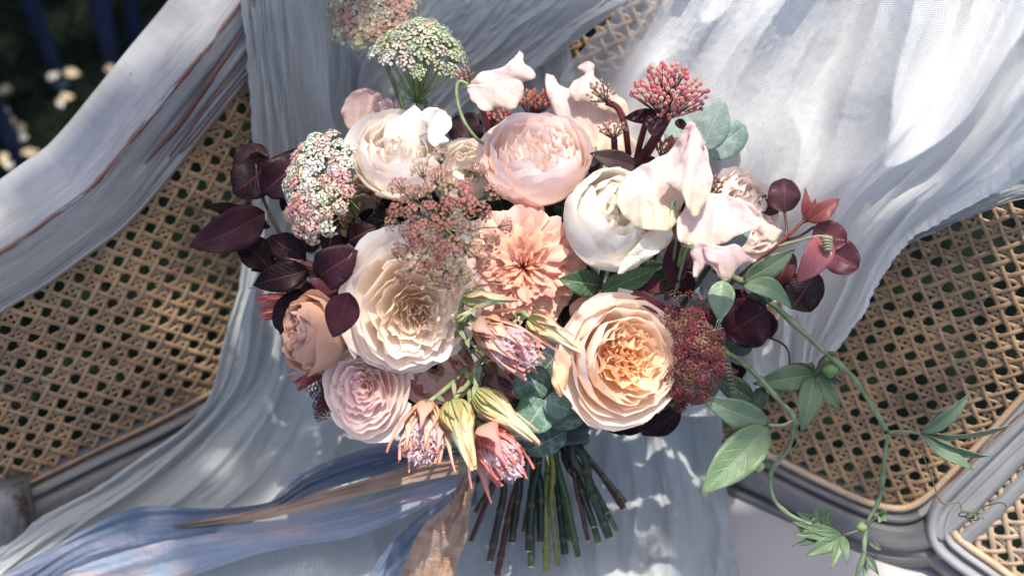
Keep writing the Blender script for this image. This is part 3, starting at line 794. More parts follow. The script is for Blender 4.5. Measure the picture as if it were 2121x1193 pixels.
def rose(x, y, d, Rpx, axis, label, layers, cols, seed, mat=None, name='garden_rose', cat='rose', group='roses in the bouquet', core=True, stem=True, ruf=1., squash=(1, 1), off=(0, 0), pw=.55, leafy=True, quarters=0):
    """layers: (count, Rtop, ztop, bulge, zlow, half, curl, ruffle); cols: outer->inner colours"""
    rs = random.Random(seed); mat = mat or M_PETAL
    M = flower_matrix(x, y, d, Rpx, axis) @ Matrix.Diagonal((squash[0], squash[1], 1, 1))
    t = thing(name, label, cat, P(x, y, d), group)
    nl = len(layers)
    for li, (cnt, Rt, zt, bu, zl, half, curl, rf_) in enumerate(layers):
        f = li/max(1, nl-1); a0 = rs.uniform(0, 6.28)
        fi = f*(len(cols)-1); k = min(int(fi), len(cols)-2); col = lerp(cols[k], cols[k+1], fi-k)
        ox, oy = off[0]*f, off[1]*f
        for i in range(cnt):
            a = a0 + 2*math.pi*i/cnt + rs.uniform(-.22, .22)
            s = rs.uniform(.96, 1.04) if li < 3 else rs.uniform(.90, 1.09)
            jl = (i % 2)*.02 - .01
            me = petal_mesh((.05+.35*Rt*f, -.78+.62*f), (bu*s+jl, zl), (Rt*s+jl, zt+rs.uniform(-.04, .04)*(1+li*.22)), half*rs.uniform(.9, 1.12), rs, mat,
                            nu=15 if li < 4 else 13, nv=12 if li < 4 else 10, frill=.0025*ruf*(1+2*f), ruf=rf_*ruf, rf=rs.uniform(2, 3.2), drop=rs.uniform(.05, .16), curl=curl*rs.uniform(.5, 1.5))
            Mx = Matrix.Translation((ox, oy, 0)) @ Matrix.Rotation(a, 4, 'Z') @ Matrix.Rotation(rs.uniform(-.06, .06)*(1+f), 4, 'Y') @ Matrix.Rotation(rs.uniform(-.05, .05)*(1+f), 4, 'X')
            sh_ = rs.uniform(.97, 1.02); cc = tuple(min(.97, (c*sh_)**pw) for c in col)
            link('petal', me, t, M @ Mx, cc)
    # quartered heart: small folded petals standing in swirls
    if quarters:
        Rq = layers[-1][1]*.9; Z = layers[-1][2]
        for qd in range(quarters):
            qa = 2*math.pi*qd/quarters + rs.uniform(-.3, .3); qr = Rq*.55
            for k in range(5):
                rr = Rq*(.50-.09*k)
                me = petal_mesh((.02, -.5), (rr*1.15, -.2), (rr, Z-.02-.02*k), 1.25, rs, mat, 13, 9, ruf=.05*ruf, rf=2.4, drop=.1)
                Mx = Matrix.Translation((off[0]+qr*math.cos(qa), off[1]+qr*math.sin(qa), -.02)) @ Matrix.Rotation(qa + math.pi*(1 if k % 2 else 0) + rs.uniform(-.5, .5), 4, 'Z')
                link('petal', me, t, M @ Mx, tuple(v**pw for v in lerp(cols[-1], cols[-2], .15*k)))
    # calyx
    for k in range(5):
        me = petal_mesh((.04, -.80), (.5, -.9), (.85, -.45), .16, rs, M_GREEN, 5, 8, 'point', ruf=.02)
        link('sepal', me, t, M @ Matrix.Rotation(k*1.2566, 4, 'Z'), (.09, .15, .05))
    if stem: bouquet_stem(t, (x, y), d+.8*Rpx*d/FPX)
    return t

# open many-petalled garden rose
def L_open(r=1.):
    return [(5, 1.12, -.04, 1.08, -.62, 1.0, .14, .03), (5, 1.02, .12, .98, -.52, 1.0, .10, .03), (4, .92, .22, .88, -.42, 1.05, .06, .045), (5, .80, .28, .74, -.30, 1.0, .03, .07), (4, .70, .26, .60, -.2, 1.0, .01, .07),
            (5, .58, .25, .48, -.15, .98, 0, .07), (4, .47, .22, .38, -.12, 1.05, 0, .07), (4, .36, .19, .28, -.1, 1.1, 0, .06), (4, .25, .16, .18, -.1, 1.1, 0, .06), (3, .14, .15, .08, -.1, 1.2, 0, .04)]
def L_cup(op=.8, top=.45):
    return [(4, op+.08, top-.14, 1.22, -.60, 1.1, .14, .035), (4, op+.02, top-.04, 1.16, -.55, 1.1, .07, .035), (4, op-.07, top+.02, 1.08, -.5, 1.05, .0, .04), (5, op-.17, top, .98, -.35, 1.0, 0, .06),
            (4, op-.28, top-.03, .78, -.15, 1.0, 0, .085), (5, op-.38, top-.06, .58, -.05, .95, 0, .09), (4, op-.48, top-.09, .42, 0, 1.0, 0, .08), (4, max(.2, op-.6), top-.12, .28, 0, 1.05, 0, .06), (3, .10, top-.14, .12, 0, 1.2, 0, .035)]
L_PEACH = [(4, 1.14, .02, 1.16, -.62, 1.12, .14, .04), (4, 1.04, .18, 1.12, -.55, 1.12, .08, .035), (4, .93, .28, 1.04, -.45, 1.1, .02, .04), (4, .82, .33, .93, -.35, 1.1, 0, .05), (4, .70, .28, .78, -.2, 1.05, 0, .07),
           (4, .56, .18, .58, -.12, 1.05, 0, .11), (5, .46, .16, .46, -.1, .95, 0, .13), (5, .36, .13, .34, -.1, .95, 0, .12), (4, .26, .12, .24, -.1, 1., 0, .09), (4, .17, .12, .14, -.1, 1.1, 0, .06), (3, .09, .12, .06, -.1, 1.2, 0, .03)]

rose(848, 636, .885, 118, (.26, -.26, .95), 'large cream garden rose with ruffled folds at the centre-left of the bouquet', L_open(), [(.92, .86, .78), (.92, .86, .74), (.92, .81, .60), (.89, .68, .44)], 11, squash=(.95, 1.10), off=(.20, -.16), quarters=4)
rose(757, 808, .905, 81, (-.15, -.10, 1), 'small blush pink spray rose below the large cream rose', L_open(), [(.85, .72, .68), (.86, .70, .67), (.86, .62, .60)], 22, squash=(.88, 1.12), off=(-.05, .08), ruf=.8)
rose(1112, 330, .915, 108, (-.10, .62, .8), 'pale pink cupped garden rose at the top centre of the bouquet', L_cup(.86, .40), [(.86, .70, .63), (.87, .76, .72), (.88, .80, .76), (.88, .76, .68)], 33, ruf=1.1)
rose(1275, 455, .885, 118, (.36, .34, .95), 'ivory white peony-like globe bloom above the peach rose', L_cup(.66, .58), [(.76, .79, .72), (.79, .81, .74), (.82, .82, .69), (.86, .84, .60)], 44, name='peony', cat='peony', group=None, ruf=.8, off=(.05, 0))
rose(828, 322, .935, 100, (.15, .55, .75), 'creamy white cup rose beside the pink and white lace dome', L_cup(.80, .40), [(.84, .82, .76), (.88, .87, .83), (.88, .87, .80)], 55)
rose(965, 355, .955, 70, (-.2, .3, .9), 'white rose tucked behind the dark red lace and the pale pink rose', L_cup(.85, .3)[:7], [(.86, .83, .79), (.88, .87, .83)], 66)
rose(1288, 748, .875, 114, (.40, .06, .92), 'large peach garden rose with orange heart low in the bouquet', L_PEACH, [(.90, .78, .68), (.91, .76, .62), (.92, .68, .42), (.92, .58, .28), (.92, .52, .20)], 77, mat=M_PETAL_PEACH, squash=(1.02, .98), off=(.22, .06), quarters=3, ruf=.95)
rose(652, 692, .905, 84, (-.80, .10, .50), 'tan rose seen side-on under the burgundy leaf', L_cup(.72, .62), [(.60, .36, .24), (.62, .38, .27), (.66, .42, .36), (.66, .38, .33)], 88, squash=(1, 1), pw=.85)
rose(1545, 440, .935, 84, (.55, .25, .75), 'white crumpled rose at the right behind the sweet peas', L_cup(.95, .25)[:8], [(.84, .76, .72), (.86, .80, .76), (.87, .82, .78)], 99, ruf=1.8)
rose(1585, 640, .985, 42, (.3, -.1, .9), 'small peach-cream rosebud half hidden by the vine at the right', L_cup(.6, .4)[:6], [(.80, .66, .48), (.84, .72, .55)], 101, name='rosebud')
rose(905, 775, .955, 70, (.2, -.5, .8), 'dusky pink rose peeping from under the large cream rose', L_cup(.95, .2)[:6], [(.66, .34, .30), (.76, .48, .42)], 103)
rose(745, 430, .985, 60, (.1, -.3, 1), 'shaded tan rose behind the pink and white lace dome', L_cup(.9, .3)[:6], [(.55, .36, .25), (.6, .4, .28)], 105)
rose(1180, 640, .965, 55, (.2, -.1, 1), 'dusky rose pink bloom squeezed between carnation and peach rose', L_cup(.95, .3)[:6], [(.50, .24, .21), (.55, .28, .25)], 107)

# big outer petals of the peach rose, the ones that fold away
def sheet_mesh(px, dfun, mat, n=84, step=11, uvdir=(0, -1), jit=.0):
    """irregular petal with a free outline: triangulated interior, real curvature from dfun(x, y, edge distance 0..1)"""
    out = crc(px, n); ox = [o[0] for o in out]; oy = [o[1] for o in out]
    A = np.array(out); cx, cy = A[:, 0].mean(), A[:, 1].mean()
    def inside(x, y):
        c = False; j = n-1
        for i in range(n):
            if (oy[i] > y) != (oy[j] > y) and x < (ox[j]-ox[i])*(y-oy[i])/(oy[j]-oy[i])+ox[i]: c = not c
            j = i
        return c
    pts = [tuple(o) for o in out]
    y = min(oy); r = 0
    while y < max(oy):
        x = min(ox) + (r % 2)*step/2
        while x < max(ox):
            if inside(x, y) and np.hypot(A[:, 0]-x, A[:, 1]-y).min() > step*.55: pts.append((x, y))
            x += step
        y += step*.87; r += 1
    res = delaunay_2d_cdt([Vector(p) for p in pts], [(i, (i+1) % n) for i in range(n)], [], 1, 1e-5)
    vs = res[0]; fs = [f for f in res[2]]
    B = np.array([(v.x, v.y) for v in vs])
    rmax = max(1, max(np.hypot(A[:, 0]-v.x, A[:, 1]-v.y).min() for v in vs))
    L = max(max(ox)-min(ox), max(oy)-min(oy))
    V = []; UV = []
    for v in vs:
        e = np.hypot(A[:, 0]-v.x, A[:, 1]-v.y).min()/rmax
        V.append(P(v.x, v.y, dfun(v.x, v.y, e)))
        tt = ((v.x-cx)*uvdir[0] + (v.y-cy)*uvdir[1])/L + .5; ss = ((v.x-cx)*uvdir[1] - (v.y-cy)*uvdir[0])/L + .5
        UV.append((ss, tt))
    return mk(V, [tuple(f) for f in fs], mat, UV)
def free_petal(parent, px, d, mat, col, bulge=.008, tilt=(0, 0), wave=.003, wf=.03, uvdir=(0, -1), seed=0, name='petal', label=None, step=9, ctr=None):
    cx = sum(p[0] for p in px)/len(px); cy = sum(p[1] for p in px)/len(px)
    hw = (max(p[0] for p in px)-min(p[0] for p in px))/2; hh = (max(p[1] for p in px)-min(p[1] for p in px))/2
    sc = (hw+hh)/2*d/FPX
    cv = .5 if seed in (1, 5) else (-.55 if seed % 2 else .35)
    rr = random.Random(seed+77); q_ = crc(px, len(px)*3)
    px = [(p[0]+rr.uniform(-1.6, 1.6), p[1]+rr.uniform(-1.6, 1.6)) for p in q_]
    def df(x, y, e):
        k = x*uvdir[1] - y*uvdir[0]; al = (x-cx)*uvdir[0] + (y-cy)*uvdir[1]
        kk = k - (cx*uvdir[1] - cy*uvdir[0])
        q2 = (kk/hw)**2*.8 + .35*(al/hh)**2; rim = max(0, 1-min(1, e)*1.3)
        return (d + tilt[0]*(x-cx)/100 + tilt[1]*(y-cy)/100 + bulge*cv*q2 - bulge*.25
                + sc*.05*math.sin(kk/hw*17+al*.03+seed) *(.4+noise.noise(Vector((x*.012, y*.012, seed+5)))) + sc*.08*math.sin(kk/hw*7.5+al*.02+seed*2.1+1.5*noise.noise(Vector((x*.02, y*.02, seed)))) - sc*.05*abs(math.sin(kk/hw*3.1+seed))
                + sc*.13*rim**1.5*(math.sin(kk/hw*5+seed*1.7) + .8*noise.noise(Vector((x*.045, y*.045, seed)))) + sc*.16*noise.noise(Vector((x*.016, y*.016, seed+3.3)))
                + sc*.03*noise.noise(Vector((kk*.09, al*.012, seed+8))))
    o = link(name, sheet_mesh(px, df, mat, step=step), parent, None, col, label)
    sm = o.modifiers.new('thickness', 'SOLIDIFY'); sm.thickness = .0004; sm.offset = 0
    return o
tp = [o for o in bpy.data.objects if o.get('label', '').startswith('large peach')][0]
free_petal(tp, [(1200, 640), (1165, 700), (1146, 760), (1145, 800), (1162, 822), (1172, 800), (1185, 745), (1215, 700), (1260, 650), (1290, 612), (1260, 608), (1225, 618)], .868, M_PETAL_PEACH, (.87, .68, .56), .004, (.01, -.004), .003, uvdir=(-.7, -.5), seed=1)
free_petal(tp, [(1180, 640), (1200, 618), (1245, 600), (1290, 612), (1330, 628), (1350, 650), (1300, 645), (1240, 650), (1195, 668)], .900, M_PETAL_PEACH, (.80, .55, .42), .004, (.0, .0), .003, uvdir=(0, -1), seed=2)
# white rose: the upright petal tips of its back
tw = [o for o in bpy.data.objects if o.get('label', '').startswith('creamy white cup')][0]
free_petal(tw, [(872, 235), (890, 222), (915, 228), (932, 244), (934, 262), (922, 280), (930, 292), (915, 300), (895, 302), (885, 280), (880, 258)], .925, M_PETAL, (.88, .87, .84), .006, (.006, 0), .003, uvdir=(.6, -.8), seed=11)
free_petal(tw, [(800, 255), (830, 240), (858, 220), (870, 232), (885, 262), (892, 300), (870, 330), (835, 335), (805, 310), (790, 280)], .935, M_PETAL, (.87, .86, .82), .012, (0, .006), .002, uvdir=(.2, -1), seed=12)
ti = [o for o in bpy.data.objects if o.get('label', '').startswith('ivory white')][0]
free_petal(ti, [(1375, 455), (1392, 480), (1385, 505), (1360, 525), (1330, 540), (1300, 560), (1280, 568), (1290, 540), (1320, 505), (1345, 475)], .868, M_PETAL, (.86, .87, .78), .006, (.006, 0), .003, uvdir=(.7, .5), seed=14)

# ---- carnation
def carnation(x, y, d, Rpx, axis, label, seed):
    rs = random.Random(seed); M = flower_matrix(x, y, d, Rpx, axis)
    t = thing('carnation', label, 'carnation', P(x, y, d))
    spec = [(5, 1.04, -.15, 1.05), (5, 1.0, .02, 1.05), (5, .92, .18, 1.05), (5, .82, .30, 1.1), (5, .70, .38, 1.1), (5, .56, .43, 1.15), (5, .42, .45, 1.15), (4, .28, .46, 1.2), (3, .14, .45, 1.2)]
    for li, (cnt, Rt, zt, half) in enumerate(spec):
        a0 = rs.uniform(0, 6)
        for i in range(cnt):
            f = li/8
            me = petal_mesh((.03, -.6), (Rt*.35, zt*.8-.05), (Rt*rs.uniform(.88, 1.08), zt+rs.uniform(-.10, .10)), half*rs.uniform(.85, 1.1), rs, M_CARN, 35, 12, 'fan', frill=.035, ruf=.10, rf=rs.uniform(2.4, 3.8), drop=.03, serr=.028, curl=.10)
            col = lerp((.90, .64, .53), (.88, .42, .30), f); col = tuple(c*rs.uniform(.93, 1.04) for c in col)
            link('petal', me, t, M @ Matrix.Rotation(a0 + 2*math.pi*i/cnt + rs.uniform(-.4, .4), 4, 'Z') @ Matrix.Rotation(rs.uniform(-.14, .14), 4, 'Y') @ Matrix.Rotation(rs.uniform(-.14, .14), 4, 'X'), col)
    bouquet_stem(t, (x, y), d+.02)
carnation(1085, 548, .905, 108, (.02, -.25, 1), 'coral carnation with frilled petals in the middle of the bouquet', 5)

# ---- sweet peas
def sweet_pea(label, d, petals, calyx, stem, seed, col=(.84, .73, .72)):
    x0, y0 = petals[0][0][0]
    t = thing('sweet_pea', label, 'sweet pea', P(calyx[0], calyx[1], d), 'sweet peas in the bouquet')
    for k, (px, dd, bu, tilt, ud) in enumerate(petals):
        c = tuple(c_*(1-.02*k) for c_ in col)
        free_petal(t, px, d+dd, M_PEA, c, bu, tilt, .0035, .035, ud, seed+k, step=7)
    cxp = P(calyx[0], calyx[1], d-.004); rs = random.Random(seed)
    sd = Vector(P(stem[0][0], stem[0][1], d)) - Vector(P(*stem[1])); 
    for k in range(5):
        me = petal_mesh((.05, -.3), (.35, .1), (.5, .9), .14, rs, M_GREEN, 5, 7, 'point', ruf=.02)
        link('sepal', me, t, Matrix.Translation(cxp) @ frame_to(cdir(calyx[2], calyx[3], .1), k*1.2566) @ Matrix.Scale(.010, 4), (.28, .36, .17))
    tube('stem', pxpath(stem, 24), .0011, M_STEM, t, 7, (.20, .28, .13))
    return t
sweet_pea('pink sweet pea nodding on a curved green stem at the top', .895,
  [([(975, 170), (1000, 150), (1040, 140), (1062, 122), (1075, 108), (1082, 112), (1086, 132), (1108, 152), (1105, 165), (1080, 172), (1060, 195), (1030, 200), (995, 195), (975, 185)], 0.0, .010, (.004, 0), (1, .3)),
   ([(970, 178), (1000, 175), (1035, 168), (1065, 162), (1085, 178), (1080, 205), (1062, 228), (1035, 222), (1005, 232), (985, 215), (972, 198)], -.006, .012, (.003, -.003), (.8, .6))],
  (972, 178, 1, .1), [(970, 175, .893), (950, 170, .893), (946, 200, .893), (958, 245, .897), (980, 280, .90), (1000, 298, .91)], 1)
sweet_pea('two-lobed pale sweet pea standing behind the pale pink rose', .955,
  [([(1130, 160), (1145, 158), (1165, 180), (1190, 185), (1225, 200), (1262, 225), (1300, 225), (1298, 270), (1320, 300), (1300, 325), (1250, 330), (1200, 290), (1160, 250), (1140, 215)], .004, .014, (0, -.004), (-.2, -1)),
   ([(1180, 192), (1188, 168), (1212, 155), (1198, 140), (1215, 128), (1230, 135), (1232, 160), (1262, 185), (1292, 208), (1300, 232), (1270, 240), (1230, 215), (1195, 212)], -.008, .010, (0, -.002), (.2, -1))],
  (1250, 320, 0, 1), [(1250, 320, .96), (1240, 380, .97), (1230, 420, .98)], 21)
sweet_pea('large pale lilac sweet pea rising over the ivory bloom', .865,
  [([(1280, 395), (1300, 362), (1345, 335), (1385, 315), (1405, 285), (1425, 255), (1438, 256), (1452, 290), (1462, 300), (1470, 345), (1460, 375), (1430, 395), (1412, 430), (1395, 470), (1370, 478), (1320, 470), (1285, 440), (1275, 415)], .006, .014, (0, -.004), (-.3, -1)),
   ([(1378, 372), (1400, 345), (1420, 305), (1432, 262), (1440, 262), (1458, 290), (1462, 300), (1452, 305), (1470, 345), (1476, 380), (1455, 430), (1440, 450), (1428, 438), (1415, 405), (1395, 392)], -.010, .009, (.003, -.004), (.1, -1))],
  (1398, 425, .0, -1), [(1398, 420, .862), (1404, 450, .868), (1400, 500, .885), (1390, 560, .92)], 31, (.83, .74, .74))
sweet_pea('broad lilac-white sweet pea at the right above the green leaf', .868,
  [([(1402, 465), (1415, 435), (1440, 408), (1480, 400), (1520, 408), (1550, 430), (1572, 460), (1575, 475), (1545, 480), (1510, 498), (1478, 512), (1440, 512), (1410, 500)], .0, .012, (.002, -.004), (0, -1)),
   ([(1500, 420), (1530, 410), (1562, 430), (1590, 462), (1620, 478), (1600, 500), (1565, 478), (1530, 470), (1505, 450)], .012, .008, (.004, -.003), (.9, .3))],
  (1425, 510, -.2, -1), [(1425, 506, .868), (1415, 540, .88), (1400, 600, .92)], 41, (.83, .73, .73))
sweet_pea('small pink sweet pea with fluttering wings under the broad lilac one', .855,
  [([(1432, 515), (1455, 502), (1490, 510), (1525, 506), (1545, 525), (1562, 545), (1540, 545), (1525, 560), (1510, 580), (1492, 575), (1478, 555), (1460, 548), (1448, 570), (1436, 572), (1436, 540)], .0, .010, (0, -.004), (.4, .8)),
   ([(1455, 512), (1490, 516), (1520, 520), (1530, 545), (1512, 578), (1495, 572), (1485, 548), (1462, 538)], -.006, .006, (.002, -.004), (.3, .9))],
  (1434, 508, -.6, .3), [(1434, 508, .856), (1415, 512, .87), (1405, 550, .90)], 51, (.83, .69, .70))
sweet_pea('dusty mauve sweet pea standing alone left of the green lace', .985,
  [([(718, 262), (708, 235), (716, 205), (740, 188), (768, 185), (790, 198), (800, 225), (795, 262), (775, 285), (745, 285)], .006, .012, (0, 0), (0, -1)),
   ([(778, 275), (775, 240), (785, 210), (805, 205), (825, 222), (828, 245), (812, 275), (795, 290)], -.006, .009, (.004, 0), (.1, -1))],
  (775, 288, 0, 1), [(775, 288, .99), (785, 340, 1.0), (820, 420, 1.0)], 61, (.66, .52, .52))

# ---- leaves
def leaf(parent, base, tip, wpx, mat, col, roll=0, shape='ovate', fold=.15, arch=.08, wave=.03, name='leaf', seed=0, nu=9, nv=15, petiole=None, label=None, bend=0, bcol=None):
    a, b = P(*base), P(*tip); L = (b-a).length; y = (b-a).normalized()
    z = CB - y*CB.dot(y); z.normalize(); z = Matrix.Rotation(roll, 3, y) @ z; x = y.cross(z)
    wd = wpx*(base[2]+tip[2])/2/FPX; rs = random.Random(seed); ph = rs.uniform(0, 6)
    V = []; UV = []
    for j in range(nv):
        v = j/(nv-1)
        if shape == 'ovate': w_ = math.sin(math.pi*v**.8)**.75*(1 if v < .75 else 1-.15*(v-.75)*4)
        elif shape == 'round': w_ = max(0, 1-(2*v-1)**2)**.5
        elif shape == 'obovate': w_ = math.sin(math.pi*v**1.5)**.7
        else: w_ = math.sin(math.pi*v**.75)**.95
        w_ = max(w_, .03)*.5
        for i in range(nu):
            u = i/(nu-1)*2-1
            zz = arch*L*math.sin(math.pi*v) + fold*abs(u)*w_*wd + wave*wd*math.sin(v*11+ph+u)*abs(u)**2 + .02*wd*math.sin(v*34+ph)*abs(u)
            V.append(a + y*(v*L) + x*(u*w_*wd + bend*L*math.sin(math.pi*v)) + z*zz); UV.append((u*.5+.5, v))
    o = link(name, mk(V, gridf(nu, nv), mat, UV), parent, None, col, label)
    sm = o.modifiers.new('thickness', 'SOLIDIFY'); sm.thickness = .00035; sm.offset = 0
    if petiole: tube('petiole', pxpath([petiole, ((petiole[0]+base[0])/2+4, (petiole[1]+base[1])/2+4, (petiole[2]+base[2])/2), base], 9), .0009, M_STEM, parent, 6, bcol or (.10, .03, .03))
    return o
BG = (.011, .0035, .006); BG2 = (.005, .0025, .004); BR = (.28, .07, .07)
def sprig(name, label, cat, axis_pts, leaves, mat, col, scol, r=.0013, group=None, stemmed=True, **k):
    t = thing(name, label, cat, P(*axis_pts[0]), group)
    tube('twig', pxpath(axis_pts, 24), lambda s: r*(1.2-.5*s), M_STEM, t, 7, scol)
    for i, lf in enumerate(leaves):
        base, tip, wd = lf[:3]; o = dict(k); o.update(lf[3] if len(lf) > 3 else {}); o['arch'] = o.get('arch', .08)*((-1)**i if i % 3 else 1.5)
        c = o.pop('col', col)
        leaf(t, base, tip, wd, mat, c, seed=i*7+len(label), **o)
    return t
G_S = 'burgundy smoke bush sprigs round the bouquet'
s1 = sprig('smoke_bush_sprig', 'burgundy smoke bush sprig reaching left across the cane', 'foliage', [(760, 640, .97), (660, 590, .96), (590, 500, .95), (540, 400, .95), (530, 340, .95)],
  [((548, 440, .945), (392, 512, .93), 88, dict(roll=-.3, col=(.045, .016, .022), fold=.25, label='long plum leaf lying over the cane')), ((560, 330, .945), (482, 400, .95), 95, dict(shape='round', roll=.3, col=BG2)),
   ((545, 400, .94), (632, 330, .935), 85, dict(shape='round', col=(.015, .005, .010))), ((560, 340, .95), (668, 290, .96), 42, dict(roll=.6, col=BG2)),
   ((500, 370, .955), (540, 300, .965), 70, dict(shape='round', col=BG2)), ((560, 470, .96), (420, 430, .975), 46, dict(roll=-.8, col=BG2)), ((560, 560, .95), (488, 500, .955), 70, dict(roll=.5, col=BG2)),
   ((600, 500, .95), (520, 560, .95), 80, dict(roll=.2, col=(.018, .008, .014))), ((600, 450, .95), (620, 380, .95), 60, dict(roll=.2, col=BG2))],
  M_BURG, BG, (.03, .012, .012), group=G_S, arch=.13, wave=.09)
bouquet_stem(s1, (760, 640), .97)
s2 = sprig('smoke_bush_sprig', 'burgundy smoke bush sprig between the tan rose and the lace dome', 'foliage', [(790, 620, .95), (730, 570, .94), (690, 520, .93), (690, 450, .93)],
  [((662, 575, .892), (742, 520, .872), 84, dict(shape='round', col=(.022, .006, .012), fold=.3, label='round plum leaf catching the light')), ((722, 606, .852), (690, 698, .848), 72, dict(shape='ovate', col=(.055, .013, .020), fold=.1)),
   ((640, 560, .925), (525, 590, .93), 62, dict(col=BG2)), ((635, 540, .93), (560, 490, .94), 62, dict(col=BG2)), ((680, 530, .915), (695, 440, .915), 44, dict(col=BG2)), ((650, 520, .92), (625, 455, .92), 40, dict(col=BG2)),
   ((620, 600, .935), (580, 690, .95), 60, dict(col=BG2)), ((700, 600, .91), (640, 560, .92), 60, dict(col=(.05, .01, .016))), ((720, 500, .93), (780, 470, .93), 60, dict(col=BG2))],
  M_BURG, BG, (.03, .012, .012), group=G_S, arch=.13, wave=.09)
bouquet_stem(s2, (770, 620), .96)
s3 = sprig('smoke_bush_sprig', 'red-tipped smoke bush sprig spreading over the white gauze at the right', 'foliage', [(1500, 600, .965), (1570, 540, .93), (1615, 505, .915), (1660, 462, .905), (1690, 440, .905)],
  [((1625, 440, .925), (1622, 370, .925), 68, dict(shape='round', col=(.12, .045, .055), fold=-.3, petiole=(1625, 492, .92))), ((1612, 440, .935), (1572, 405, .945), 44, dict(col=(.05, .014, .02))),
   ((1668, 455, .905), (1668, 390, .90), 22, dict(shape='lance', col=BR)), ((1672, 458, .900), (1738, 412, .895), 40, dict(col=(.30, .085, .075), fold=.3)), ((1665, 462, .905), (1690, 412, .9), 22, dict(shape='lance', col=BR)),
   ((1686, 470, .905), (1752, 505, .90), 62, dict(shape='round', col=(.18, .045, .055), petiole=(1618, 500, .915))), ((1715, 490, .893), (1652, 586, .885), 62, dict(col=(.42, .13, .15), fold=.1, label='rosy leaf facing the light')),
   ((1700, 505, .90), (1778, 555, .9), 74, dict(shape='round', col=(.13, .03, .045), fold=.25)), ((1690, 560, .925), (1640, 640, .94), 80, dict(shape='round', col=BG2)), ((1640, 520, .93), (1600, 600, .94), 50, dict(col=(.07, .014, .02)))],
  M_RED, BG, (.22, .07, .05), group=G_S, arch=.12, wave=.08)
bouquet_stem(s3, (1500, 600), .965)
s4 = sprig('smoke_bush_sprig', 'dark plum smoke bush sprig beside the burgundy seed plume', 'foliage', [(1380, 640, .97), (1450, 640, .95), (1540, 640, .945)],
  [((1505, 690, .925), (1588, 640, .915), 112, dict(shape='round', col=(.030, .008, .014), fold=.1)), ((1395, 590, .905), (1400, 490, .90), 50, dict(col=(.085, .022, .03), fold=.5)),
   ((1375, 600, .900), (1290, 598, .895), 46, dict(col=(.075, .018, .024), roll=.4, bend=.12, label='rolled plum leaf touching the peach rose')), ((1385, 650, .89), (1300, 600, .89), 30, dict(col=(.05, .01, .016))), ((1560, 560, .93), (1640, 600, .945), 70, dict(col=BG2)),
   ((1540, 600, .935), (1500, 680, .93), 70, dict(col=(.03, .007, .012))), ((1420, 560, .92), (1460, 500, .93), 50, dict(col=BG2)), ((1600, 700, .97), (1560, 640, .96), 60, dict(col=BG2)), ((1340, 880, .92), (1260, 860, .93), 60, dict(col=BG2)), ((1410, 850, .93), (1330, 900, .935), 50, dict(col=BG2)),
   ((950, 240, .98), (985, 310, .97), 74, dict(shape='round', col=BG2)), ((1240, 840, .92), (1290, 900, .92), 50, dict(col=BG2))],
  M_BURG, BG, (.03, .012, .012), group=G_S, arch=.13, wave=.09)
bouquet_stem(s4, (1380, 640), .97)
e1_ = sprig('eucalyptus_sprig', 'eucalyptus sprig with round leaves tucked under the pink protea buds', 'foliage', [(1100, 900, .945), (1112, 870, .925), (1125, 840, .91), (1130, 825, .905), (1132, 812, .902)],
  [((1132, 820, .895), (1072, 770, .890), 84, dict(col=(.08, .15, .10))), ((1130, 830, .885), (1088, 888, .882), 84, dict(col=(.08, .16, .10))), ((1128, 828, .883), (1180, 850, .880), 60, dict(col=(.11, .18, .13))),
   ((1130, 790, .905), (1190, 800, .905), 90, dict(col=(.04, .07, .06))), ((1125, 860, .905), (1218, 850, .90), 72, dict(col=(.08, .13, .09))), ((1090, 935, .91), (1172, 895, .905), 58, dict(col=(.05, .09, .065))), ((1110, 780, .93), (1150, 740, .93), 70, dict(col=(.03, .05, .045)))],
  M_EUC, (.08, .13, .1), (.12, .15, .08), group='eucalyptus sprigs in the bouquet', shape='round', fold=-.12, arch=.04, wave=.01)
bouquet_stem(e1_, (1130, 830), .93)
e2_ = sprig('eucalyptus_sprig', 'pale sea-green eucalyptus sprig over the white gauze behind the sedum', 'foliage', [(1400, 420, .965), (1430, 350, .955), (1450, 310, .945), (1462, 270, .94)],
  [((1450, 312, .935), (1500, 205, .925), 78, dict(shape='ovate', col=(.22, .275, .245), fold=-.1)), ((1462, 320, .95), (1545, 262, .955), 74, dict(shape='round', col=(.13, .19, .165))), ((1420, 300, .96), (1390, 240, .965), 66, dict(shape='round', col=(.19, .25, .22))),
   ((1440, 300, .958), (1380, 320, .96), 50, dict(shape='round', col=(.14, .22, .19)))],
  M_EUC, (.25, .36, .3), (.14, .2, .12), group='eucalyptus sprigs in the bouquet', wave=.01, arch=.04)
bouquet_stem(e2_, (1400, 420), .965)
e3_ = sprig('eucalyptus_sprig', 'grey-green eucalyptus sprig half hidden between sweet peas and red leaves', 'foliage', [(1470, 620, .95), (1500, 560, .93), (1520, 520, .915)],
  [((1490, 512, .900), (1555, 480, .895), 44, dict(shape='ovate', col=(.14, .21, .20))), ((1480, 600, .935), (1430, 640, .93), 50, dict(col=(.06, .1, .09))), ((1420, 520, .93), (1380, 590, .94), 46, dict(col=(.05, .09, .08))), ((1490, 770, .945), (1420, 830, .95), 60, dict(shape='round', col=(.05, .08, .075))), ((790, 470, .95), (850, 500, .95), 46, dict(shape='round', col=(.06, .09, .085))), ((880, 440, .95), (860, 480, .95), 46, dict(shape='round', col=(.08, .12, .11)))],
  M_EUC, (.1, .16, .15), (.1, .12, .08), group='eucalyptus sprigs in the bouquet')
